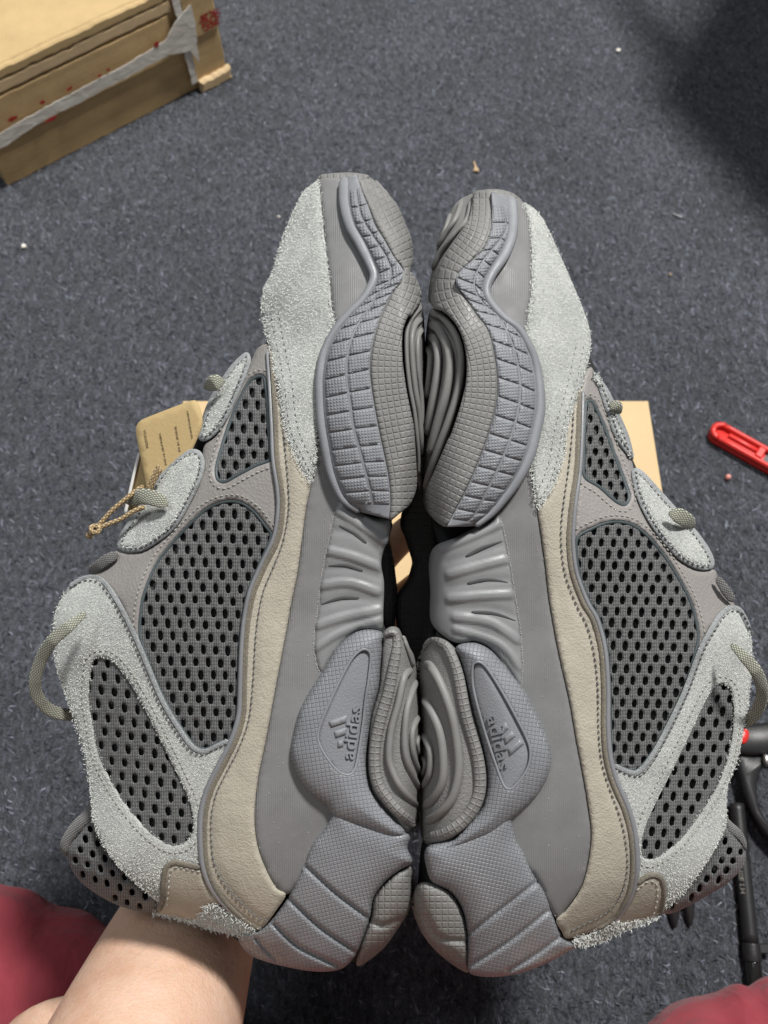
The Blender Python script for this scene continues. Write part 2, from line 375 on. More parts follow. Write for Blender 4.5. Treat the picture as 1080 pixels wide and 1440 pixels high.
def sneaker(d, label, sgn):
    lace, sole = smooth_fn(d['lace_edge']), smooth_fn(d['sole_edge'], 14)
    root = thing('sneaker', label, 'sneaker', lift(np.array([d['mid'][0]]), np.array([d['mid'][1]]), np.array([0.]))[0], 'pair of grey sneakers held sole to sole')
    def base(V):
        u, v = V[:, 0], V[:, 1]; t = np.clip((u - lace(v)) / (sole(v) - lace(v)), 0, 1)
        return wfn(v) * (.30 + .70 * (1 - (1 - np.minimum(t / .62, 1))**2.2))
    def over(k): return lambda V: base(V) + k
    solep = spline(d['sole_edge'], False, 6)
    # --- closed body behind the visible pieces
    back = lambda V: -base(V) * .92
    sh = offset(spline(d['shell'], True, 6), -7)
    panel('inner_shell', sh, root, M['lining'], over(-44), (14, 12), back, 12, raw=True)
    panel('medial_side', sh, root, M['medial'], back, (10, -8), 1.0, 12, raw=True)
    # --- upper
    pipe = d['piping']
    mesh_parts = []
    for k, (ol, va, vb, an) in enumerate(d['mesh']):
        big = offset(spline(ol, True, 4), 9)
        cells = (lattice(big, va, vb), CELL['rx'], CELL['ry'], an)
        mp = panel('mesh_panel', big, root, M['knit'], over(-1 if k < 2 else 1), (10, 2), 6, 3.4, cells=cells, bulge=(7, 60), raw=True)
        panel('backing', offset(big, -2), mp, M['backing'], over(-7), None, 2, 12, raw=True)
        cord('binding', offset(spline(ol, True, 4), -2.0) if k < 2 else offset(spline(ol, True, 4), 1), mp, M['binding'] if k < 2 else M['suede'], over(3.5), 2.6, 1.8, closed=True)
        mesh_parts.append(mp)
    lp = panel('leather_overlay', d['leather'], root, M['leather'], over(6), (4, 3), 7, 5, holes=[m[0] for m in d['mesh'][:2]])
    stitch_line([offset(spline(m[0], True, 4), 7) for m in d['mesh'][:2]], lp, M['thread'], over(6), .6, 7.5, 5, closed=True)
    cm = d['collar_mesh']; big = spline(cm[0], True, 4)
    cp = panel('collar_mesh', big, root, M['knit'], over(-6), (26, 30), 6, 3.4, cells=(lattice(big, cm[1], cm[2]), 3.6, 5.2, cm[3]), raw=True)
    panel('backing', offset(big, -4), cp, M['lining'], over(-22), (26, 30), 2, 12, raw=True)
    panel('collar_lining', d['collar_lining'], root, M['ribbed'], over(-16), (12, 14), 20, 5)
    # suede saddle with its window
    sd = panel('saddle', d['saddle'], root, M['suede'], over(10), (5, 4), 9, 5, holes=[d['mesh'][2][0]])
    nap(d['saddle'], sd, M['nap'], over(10), holes=[d['mesh'][2][0]], density=.34)
    cord('trim', d['saddle_trim'], sd, M['edge'], over(10), 3.8, 1.4)
    stitch_line([d['saddle_trim'] + np.array([-sgn * 4.0, 4.0])], sd, M['thread_dark'], over(11), 1.4, 7.5, 5)
    stitch_line([offset(spline(d['mesh'][2][0], True, 4), 9)], sd, M['thread'], over(10), .5, 8, 5.5, closed=True)
    # oval lace stays
    for ol in d['ovals']:
        s = spline(ol, True, 4)
        ov = panel('lace_stay', s, root, M['edge'], over(12), (5, 4), 11, 4, raw=True)
        inn = offset(s, -7)
        q = panel('suede_face', inn, ov, M['suede'], over(14.5), (4, 3), 4, 4, raw=True)
        nap(inn, q, M['nap'], over(14.5), density=.36, raw=True)
        stitch_line([offset(s, -6.5)], ov, M['thread_dark'], over(14), .3, 7.5, 5, closed=True)
    # nubuck mudguard
    nb = panel('mudguard', d['mudguard'], root, M['nubuck'], over(11), (4, 3), 9, 5, ridges=[(spline(d['mudguard_stitch'], False, 8), -2.4, 5)])
    cord('cut_edge', pipe + np.array([sgn * 6.0, 0.5]), nb, M['raw'], over(10), 4.0, 3.0)
    stitch_line([d['mudguard_stitch']], nb, M['thread_dark'], over(11), .4, 8.5, 5.8)
    cord('piping', pipe, root, M['piping'], over(10), [2.6, 3.0, 3.2, 3.4, 4.2, 4.4, 3.2], 4.5)
    # heel
    hc = panel('heel_counter', d['heel_counter'], root, M['nubuck'], over(12), (5, 4), 9, 5)
    cord('cut_edge', d['counter_trim'], hc, M['raw'], over(12), 4.2, 2.4)
    stitch_line([d['counter_stitch']], hc, M['thread'], over(12), .8, 8, 5.5)
    hp = panel('heel_patch', d['heel_patch'], root, M['suede'], over(13), (6, 7), 12, 5); nap(d['heel_patch'], hp, M['nap'], over(13), .4, (3, 7), edge_n=.8, lift_z=2)
    # toe
    tc = panel('toe_cap', d['toe_cap'], root, M['suede'], over(14), (9, 7), 10, 5); nap(d['toe_cap'], tc, M['nap'], over(14), .36, edge_n=.4)
    stitch_line([d['toe_stitch'], d['toe_stitch'] + np.array([sgn * 11., 0])], tc, M['thread_dark'], over(14), -.1, 9, 5.2, .8)
    panel('toe_foxing', d['toe_foxing'], root, M['fox'], over(10), (3, 2), 8, 5)
    panel('toe_bumper', d['toe_bumper'], root, M['rubt'], over(-6), (4, 4), 30, 4)
    # --- sole
    fx = panel('foxing', d['foxing'], root, M['fox'], over(7), (3, 2), 8, 6)
    rim, inner = spline(d['rim'], False, 4), spline(d['inner'], False, 4)
    stripP = np.vstack([rim, inner[::-1]])
    def dome(k):
        def f(V): x = np.clip(dist(V, rim, False)[0] / 62., 0, 1); return base(V) + 15 + k + 26 * np.sqrt(1 - (1 - x)**2)
        return f
    zstrip = dome(0)
    ms = panel('midsole_band', stripP, root, M['eva'], dome(-1.3), None, 16, 4.0, raw=True)
    cord('rim', d['rim'], ms, M['eva'], over(19), d['rim_w'], 7.5, n=10)
    seam = spline(d['seam'], False, 4)
    def frac(P, f):
        s = np.concatenate([[0], np.cumsum(np.linalg.norm(np.diff(P, axis=0), axis=1))]) ; f = np.asarray(f) * s[-1]
        return np.stack([np.interp(f, s, P[:, 0]), np.interp(f, s, P[:, 1])], 1)
    cuts = d['cuts']
    for a, b in zip(cuts[:-1], cuts[1:]):
        ff = np.linspace(a, b, 6); Rm, Se, In = frac(rim, ff + d['skew'] * np.sin(math.pi * ff)**2), frac(seam, ff), frac(inner, ff - d['skew'] * np.sin(math.pi * ff)**2)
        for L, Rr, k0, k1 in ((Rm, Se, d['rim_gap'], .96), (Se, In, .04, .97)):
            l = L + (Rr - L) * (k0 if k0 < .1 else np.minimum(.6, k0 * 30 / (np.linalg.norm(Rr - L, axis=1) + 1)))[..., None] if k0 >= .1 else L + (Rr - L) * k0
            r = L + (Rr - L) * k1; c = np.vstack([l, r[::-1]]); c = c.mean(0) + (c - c.mean(0)) * np.array([.985, .968])
            c = resample(c, 3.0, True)
            panel('tread_block', c, ms, M['block'], zstrip, (1.5, 1.0), 5, 4.0, raw=True)
    gk = np.exp(-.5 * (np.arange(-12, 13) / 7.)**2); gk /= gk.sum()
    soft = np.stack([np.convolve(np.pad(inner[:, k], 12, mode='reflect', reflect_type='odd'), gk, 'valid') for k in (0, 1)], 1)
    def cv(V): q = dist(V, soft, False); return np.stack([q[1], q[0] * q[2]], 1)
    mir = lambda V: V * np.array([sgn, 1.])
    R1 = (solep, d['roll'], 95)
    for ol in d['wrap']:
        wp = panel('outsole_wrap', ol, root, M['rubt'], dome(0), (3, 3), 22, 3.5, roll=R1, uvf=cv)
    rollz = lambda k: (lambda V: height(V, solep, lambda W_: base(W_) + k, None, roll=None) - 95 * (1 - np.sqrt(np.maximum(0, 1 - (1 - np.clip(dist(V, solep, False)[0] / d['roll'], 0, 1))**2))))
    osl = panel('outsole', d['outsole'], root, M['rub'], rollz(4), (4, 4), 40, 4)
    if 'toe_outsole' in d: panel('toe_outsole', d['toe_outsole'], osl, M['rub'], rollz(2), (4, 4), 40, 4)
    for k, r in enumerate(d['ridges']):
        cord('outsole_ridge', r[0], osl, M['rub'], rollz(r[2] if len(r) > 2 else 14), r[1], 7, n=10, step=3)
    # shank
    sk = panel('shank', d['shank'], root, M['tpu'], over(6), (4, 3), 26, 3.2, bulge=(8, 40), roll=(solep, d['roll'] * .9, 60),
               ridges=[(spline(p, False, 4), a, w_) for p, a, w_ in d['shank_ribs']])
    for p in d['slits']:
        cord('slit', p, sk, M['slit'], lambda V: height(V, spline(d['shank'], True, 3.2), over(6), (4, 3), bulge=(8, 40), roll=(solep, d['roll'] * .9, 60), ridges=[(spline(q, False, 4), a, w_) for q, a, w_ in d['shank_ribs']]), [.8, 2.2, 3.0, 2.2], .7, .4, n=8)
    panel('medial_pod', d['medial_pod'], root, M['rubt'], lambda V: np.full(len(V), -60.), (8, 8), 70, 5, bulge=(16, 14))
    # specks of dust and traces of dried glue
    lo, hi = d['foxing'].min(0), d['foxing'].max(0); Q = lo + rng.random((900, 2)) * (hi - lo); Q = Q[inside(Q, spline(d['foxing'], True, 6))][:70]
    kk = len(d['shank']) - 6; ge = spline(d['shank_edge'], False, .9); ge = ge[rng.random(len(ge)) < .7] + rng.normal(0, .5, (1, 2)) * 0
    gr = spline(d['rim'], False, 1.2)[60:130] + np.array([-sgn * 6.5, 0]); gr = gr[rng.random(len(gr)) < .55]
    Q = np.vstack([Q, ge + rng.normal(0, .45, ge.shape), gr + rng.normal(0, .5, gr.shape)]); n_ = len(Q); r_ = rng.uniform(.35, .8, n_)
    r_[70:] *= 1.0; an = rng.random(n_) * 6.28; z_ = base(Q) + 8.2 + np.where(np.arange(n_) >= 70 + len(ge), 3.5, 0)
    VV = np.stack([lift(Q[:, 0] + r_ * np.cos(an + k * 2.09), Q[:, 1] + r_ * np.sin(an + k * 2.09), z_ - .3) for k in range(3)] + [lift(Q[:, 0], Q[:, 1], z_ + .6)], 1).reshape(-1, 3)
    bb = np.arange(n_) * 4; mesh_obj('dust', VV, np.vstack([np.stack([bb + i, bb + j, bb + 3], 1) for i, j in ((0, 1), (1, 2), (2, 0))]), fx, M['dust'], None, True, 'stuff')
    # heel pod with the sunk badge
    podP = spline(d['pod'], True, 4)
    zpod = lambda V: height(V, podP, over(12), (6, 5), bulge=(26, 52))
    rec = spline(d['recess'], True, 3)
    pod = panel('heel_pod', podP, root, M['evat'], over(12), (6, 5), 20, 4, holes=[rec], bulge=(26, 52), raw=True, uvf=mir)
    panel('badge_floor', offset(rec, .5), pod, M['pebble_eva'], lambda V: zpod(V) - 4.5, None, 4, 4, raw=True)
    cord('badge_rim', rec, pod, M['eva'], lambda V: zpod(V) - .6, 1.9, 1.2, closed=True, smooth=False)
    o, dr, size = d['text']; dr = np.array(dr) / np.linalg.norm(dr); upv = np.array([dr[1], -dr[0]])
    V, Fc = letters('adidas', size, .012, .5); V[:, 0] *= 77. / V[:, 0].max(); V[:, 1] *= .86
    U = np.array(o) + V[:, :1] * dr + V[:, 1:2] * upv
    mesh_obj('lettering', lift(U[:, 0], U[:, 1], zpod(U) - 3.2 + np.clip(V[:, 2] / size, -1, 1) * 4.4), Fc, pod, M['eva'], None, False)
    wd = V[:, 0].max(); bw = 10.5
    for k in range(3):                              # three slanted bars over the lettering
        x0 = (17, 34, 51)[k]; h = (9, 17, 25)[k]; y0 = (17.5, 16.5, 18.5)[k]
        top = np.array([x0 - h * .52, y0 + h]); q = [np.array([x0, y0]), np.array([x0 + bw, y0]), top + [bw * 1.0, 0] + np.array([0, -bw * .0]), top + np.array([0, -bw * .0])]
        q[3] = q[0] + (top - q[0]) * .80; q[2] = q[1] + (top - q[0]) * 1.0
        q = np.array([np.array(o) + p[0] * dr + p[1] * upv for p in q])
        panel('logo_bar', resample(q, 2.5, True), pod, M['eva'], lambda V: zpod(V) - 2.0, (1.5, 1.2), 4, 4, raw=True)
    hr = panel('heel_rubber', d['heel_rubber'], root, M['pebble'], over(8), (6, 6), 30, 3.5, bulge=(12, 20), roll=R1)
    zhr = lambda k: (lambda V: height(V, spline(d['heel_rubber'], True, 4), over(8 + k), (6, 6), bulge=(12, 20), roll=R1))
    cord('tiled_rim', d['tiled_rim'], hr, M['rubt'], zhr(3), d['tiled_w'], 7, n=10, step=3)
    for r in d['heel_ridges']:
        cord('outsole_ridge', r[0], hr, M['rub'], zhr(4), r[1], 7, n=10, step=3)
    hb = panel('heel_block', d['heel_block'], root, M['heelt'], over(8), (7, 7), 26, 3.2, bulge=(20, 40), uvf=mir, ridges=[(spline(p, False, 4), -9, 2.9) for p in d['grooves']])
    panel('heel_outsole', d['heel_outsole'], root, M['rubt'], over(4), (7, 8), 40, 3.5, bulge=(14, 26), roll=(solep, 30, 50), ridges=[(spline(p, False, 4), -8, 4.0) for p in d['heel_cut']])
    # laces
    for path, wv, zz in d['laces']:
        cord('lace' if len(path) != 4 or path[0][0] not in (126, 1008) else 'tongue_loop', path, root, M['lace'] if path[0][0] not in (126, 1008) else M['ribbed'], None, wv, 2.4, n=12, step=3, z=zz)
    return root, base

L = dict(mid=(400, 800),
 lace_edge=A(448,247,425,272,409,305,396,337,388,365,371,404,368,432,372,470,350,500,313,530,281,598,239,649,189,720,164,767,130,805,96,825,76,874,78,930,96,990,111,1035,122,1080,122,1130,90,1185,107,1234,171,1275,235,1290,280,1303,350,1341),
 sole_edge=A(520,247,540,267,558,287,571,316,579,337,582,365,592,420,598,470,599,600,592,660,586,720,584,800,584,880,588,950,593,1005,593,1067,590,1137,582,1190,581,1244,575,1278,558,1307,537,1336,503,1360),
 shell=A(448,247,425,272,396,337,371,404,372,470,340,512,281,598,239,649,189,720,140,800,96,825,76,874,78,930,96,990,122,1080,122,1130,87,1185,107,1234,171,1278,240,1292,300,1308,350,1341,440,1365,503,1358,537,1336,575,1278,580,1220,576,1180,590,1137,592,1005,580,930,550,885,541,850,541,780,560,730,590,680,597,560,592,430,580,380,571,316,540,267,500,247),
 piping=A(376,492,379,539,382,598,384,646,390,687,391,717,385,756,367,795,352,830,344,866,340,906,338,960,336,1005,325,1042,306,1080,289,1117,282,1155,284,1211,295,1245,314,1271,340,1294,362,1306),
 mesh=[(A(366,527,374,531,378,560,380,598,382,630,383,647,360,657,337,669,316,680,304,675,302,658,310,628,322,592,334,563,349,536), (17.0, 2), (-9.5, 16.5), -.1),
       (A(313,704,337,704,358,717,375,738,384,753,367,795,352,830,344,866,340,906,338,960,336,1005,325,1040,306,1048,288,1056,272,1050,250,1020,228,982,209,938,195,895,196,859,202,830,219,791,242,761,269,732,290,714), (17.6, .8), (-10.5, 17.0), -.08),
       (A(130,930,147,924,164,934,186,964,205,997,228,1042,250,1087,267,1125,273,1155,269,1178,250,1190,228,1185,198,1159,171,1125,149,1087,137,1057,130,1020,124,975), (18.5, 3), (-4.5, 18.6), -.15)],
 leather=A(378,484,362,490,349,518,332,555,305,612,287,628,283,665,262,712,236,750,200,775,163,775,140,794,129,806,139,818,165,846,188,893,209,940,228,985,250,1024,272,1056,290,1062,325,1044,338,1000,340,906,352,830,367,795,385,756,392,717,390,687,384,646,382,598,380,539,378,500),
 collar_mesh=(A(134,1143,110,1172,94,1192,95,1207,108,1234,135,1257,171,1275,206,1283,232,1278,236,1262,206,1250,176,1222,150,1190), (17.5, 6), (-7, 14.5), -.25),
 collar_lining=A(128,1124,118,1140,100,1158,86,1180,84,1194,95,1204,102,1186,120,1166,138,1152,136,1136),
 saddle=A(120,811,98,824,82,850,75,874,78,930,96,990,111,1035,122,1080,128,1125,132,1159,152,1200,182,1234,209,1258,226,1270,228,1249,231,1222,244,1212,280,1218,282,1159,289,1117,306,1080,325,1041,306,1048,288,1056,272,1050,250,1020,228,982,209,938,190,892,168,848,149,821,136,812),
 saddle_trim=A(97,825,120,813,137,813,149,822,167,849,189,893,208,938,227,983,249,1021,271,1051,288,1057,306,1049,322,1042),
 ovals=[A(346,495,353,505,349,521,337,551,319,590,301,613,287,621,278,615,281,598,292,566,313,530,328,510),
        A(266,632,281,634,288,649,284,672,269,705,248,741,224,762,198,776,171,776,164,767,171,747,189,720,213,681,239,649)],
 mudguard=A(377,486,381,500,390,545,396,572,404,612,416,643,428,666,437,678,430,715,424,762,418,806,410,845,403,884,387,969,374,1039,363,1093,358,1137,359,1171,365,1200,378,1231,390,1250,402,1258,390,1278,372,1302,362,1306,342,1292,316,1268,298,1243,288,1211,286,1155,293,1117,310,1080,329,1042,340,1005,342,960,344,906,348,866,356,830,371,795,389,756,395,717,394,687,388,646,386,598,382,539),
 mudguard_stitch=A(384,505,391,545,397,590,401,630,406,687,406,720,398,762,385,796,371,830,363,868,359,906,356,960,350,1012,336,1052,318,1087,303,1120,297,1158,300,1208,311,1236,330,1261,358,1287,374,1294),
 heel_counter=A(231,1222,243,1213,262,1217,281,1221,288,1235,299,1255,312,1270,300,1273,288,1279,276,1294,252,1290,226,1286,222,1276,228,1268,229,1245),
 counter_trim=A(281,1220,262,1216,245,1213,234,1220,230,1240,229,1265,222,1282), counter_stitch=A(279,1226,262,1222,247,1220,239,1228,237,1250,235,1272),
 heel_patch=A(288,1277,302,1272,325,1286,358,1305,350,1314,330,1315,300,1308,262,1296,214,1285,230,1287,274,1294),
 toe_cap=A(449,253,438,260,425,272,409,305,396,337,388,365,381,386,371,404,367,432,371,461,379,490,384,518,390,544,394,575,402,612,414,643,426,666,436,680,442,659,447,630,449,609,452,560,452,515,462,480,472,456,468,440,464,401,459,355,454,311,450,267),
 toe_stitch=A(381,440,386,470,393,505,400,540,404,580,411,612,424,640,434,660),
 toe_foxing=A(449,252,450,267,454,311,459,355,464,401,468,440,474,462,490,448,510,422,526,402,520,378,508,352,496,330,484,303,480,270,480,252),
 toe_bumper=A(447,254,450,246,475,243,500,243,520,248,500,256,470,258),
 foxing=A(448,605,445,627,440,661,436,680,429,715,424,762,418,806,410,845,403,884,387,969,374,1039,363,1093,358,1137,359,1171,365,1200,378,1231,390,1248,404,1258,430,1230,480,1170,480,1080,470,950,470,800,490,720,480,680,465,620),
 rim=A(485,249,485,285,493,318,506,342,519,368,526,386,523,400,511,420,490,442,470,467,456,496,450,531,450,560,452,592,458,630,465,664,475,690,486,706,506,720), rim_w=[8.5,8.5,8,6.5,5.5,6,7,7,7,6,4],
 inner=A(502,246,508,267,519,293,527,316,540,337,553,360,567,380,565,394,551,412,538,438,532,453,525,479,520,513,523,549,530,590,537,625,546,669,549,705,547,730),
 seam=A(500,248,502,272,508,303,524,331,540,355,550,378,547,396,532,412,519,433,508,448,495,474,488,505,488,536,493,570,497,600,506,633,516,672,523,700,526,729),
 cuts=[.035,.085,.13,.17,.205,.24,.275,.31,.345,.38,.415,.455,.50,.55,.60,.65,.70,.75,.80,.845,.885,.925,.962], skew=.016, rim_gap=.26, roll=34,
 wrap=[A(502,246,520,249,540,267,558,287,571,316,579,337,581,365,577,382,589,401,592,419,590,426,573,446,560,420,568,382,553,360,540,337,527,316,519,293,508,267),
       A(567,380,580,384,590,402,592,424,574,445,566,469,566,505,571,544,578,580,582,600,585,645,586,684,577,708,561,723,548,731,549,705,546,669,537,625,530,590,523,549,520,513,525,479,532,453,538,438,551,412,565,394)],
 outsole=A(592,426,574,448,568,469,568,505,573,544,580,580,584,620,586,660,590,690,596,640,599,560,598,480),
 ridges=[(A(593,430,578,449,572,470,572,505,576,545,583,585,587,630,588,668), 3.6, 6), (A(594,447,584,456,579,476,580,510,584,550,590,590,592,640), 4.6, 8), (A(596,460,589,470,587,490,588,520,592,560,594,600), 4.2, 6),
         (A(538,266,552,290,566,320,577,342), 4, 10), (A(527,254,540,270,556,296,570,328), 3, 14)],
 shank=A(478,702,500,716,525,728,548,730,546,760,540,772,536,793,540,819,539,858,537,884,520,886,501,888,480,908,463,931,452,948,444,932,441,900,446,858,452,809,460,767,467,731),
 shank_ribs=[(A(470,716,500,733,545,764), 3.2, -5.5), (A(462,775,495,783,533,797), 3.2, -6.0), (A(452,824,490,820,530,832), 3.2, -6.0), (A(446,880,485,868,535,858), 3.2, -6.0), (A(444,912,480,890,535,872), 2.8, -5.0),
             (A(466,745,500,752,538,780), -1.5, 6), (A(456,800,495,800,532,812), -1.5, 6), (A(449,852,490,842,532,845), -1.5, 6)],
 shank_edge=A(476,708,467,731,460,767,452,809,446,858,441,900,444,932,452,948),
 slits=[A(477,739,497,749,515,764), A(462,796,487,795,510,803), A(452,850,480,841,505,841)],
 medial_pod=A(530,728,548,730,552,738,548,758,553,780,556,805,559,835,557,862,552,888,536,892,528,820),
 pod=A(452,946,475,909,496,891,516,885,537,889,538,904,535,938,532,969,522,1005,517,1046,516,1080,522,1109,535,1130,553,1150,569,1168,568,1176,547,1179,508,1166,477,1156,466,1146,459,1134,436,1116,418,1092,408,1062,411,1036,420,1002,436,971),
 recess=A(496,925,511,913,521,920,519,951,514,984,510,1021,501,1075,493,1089,477,1086,457,1062,447,1039,451,1018,464,987,480,953),
 text=((497.5,1069), (11.6,-77), 29.5),
 heel_rubber=A(538,893,547,882,560,883,568,899,581,919,585,938,587,960,592,1005,592,1067,590,1109,588,1137,589,1158,581,1167,569,1169,553,1150,535,1130,522,1109,516,1080,517,1046,522,1005,532,969,535,938),
 tiled_rim=A(541,896,547,890,556,892,558,910,552,945,546,975,536,1008,528,1046,527,1078,532,1104,545,1124,562,1143,580,1157,587,1156), tiled_w=[4,7,8,8,8,8,8,7],
 heel_ridges=[(A(566,894,574,915,581,938), 3.6), (A(580,940,569,951,560,990,550,1028,547,1067,555,1093,568,1114,587,1135), 5.4), (A(585,956,573,995,569,1036,571,1065,581,1093,589,1111), 5.2), (A(589,1005,580,1028,580,1057,589,1088), 4.8), (A(590,1032,587,1045,589,1062), 3.2)],
 heel_block=A(468,1140,458,1160,448,1174,438,1186,428,1211,407,1258,388,1286,371,1303,352,1310,334,1316,349,1341,383,1355,440,1366,479,1363,498,1346,506,1330,520,1292,525,1264,542,1240,566,1221,580,1212,573,1192,576,1175,556,1166,512,1152,484,1138),
 grooves=[A(431,1219,470,1255,520,1293), A(404,1262,450,1305,503,1341), A(385,1300,420,1332,478,1360), A(361,1321,378,1340,390,1352)],
 heel_outsole=A(522,1288,526,1264,541,1243,562,1224,578,1219,581,1244,576,1278,559,1307,537,1336,503,1359,506,1332), heel_cut=[A(522,1296,540,1302,562,1293)],
 laces=[(A(121,862,97,881,71,904,54,937,49,966,60,990,82,1003,116,1006), [4,8,9,9,9,9,9,8], np.array([110, 128, 122, 100, 82, 60, 30, 5.])),
        (A(176,706,200,698,220,702,236,711), [9,11,11,8], np.array([62, 86, 100, 104.])), (A(288,547,302,538,316,537), [8,12,9], np.array([66, 86, 86.])), (A(126,806,138,796,152,786,166,779), [7,8,7], np.array([50, 66, 72, 70.]))])

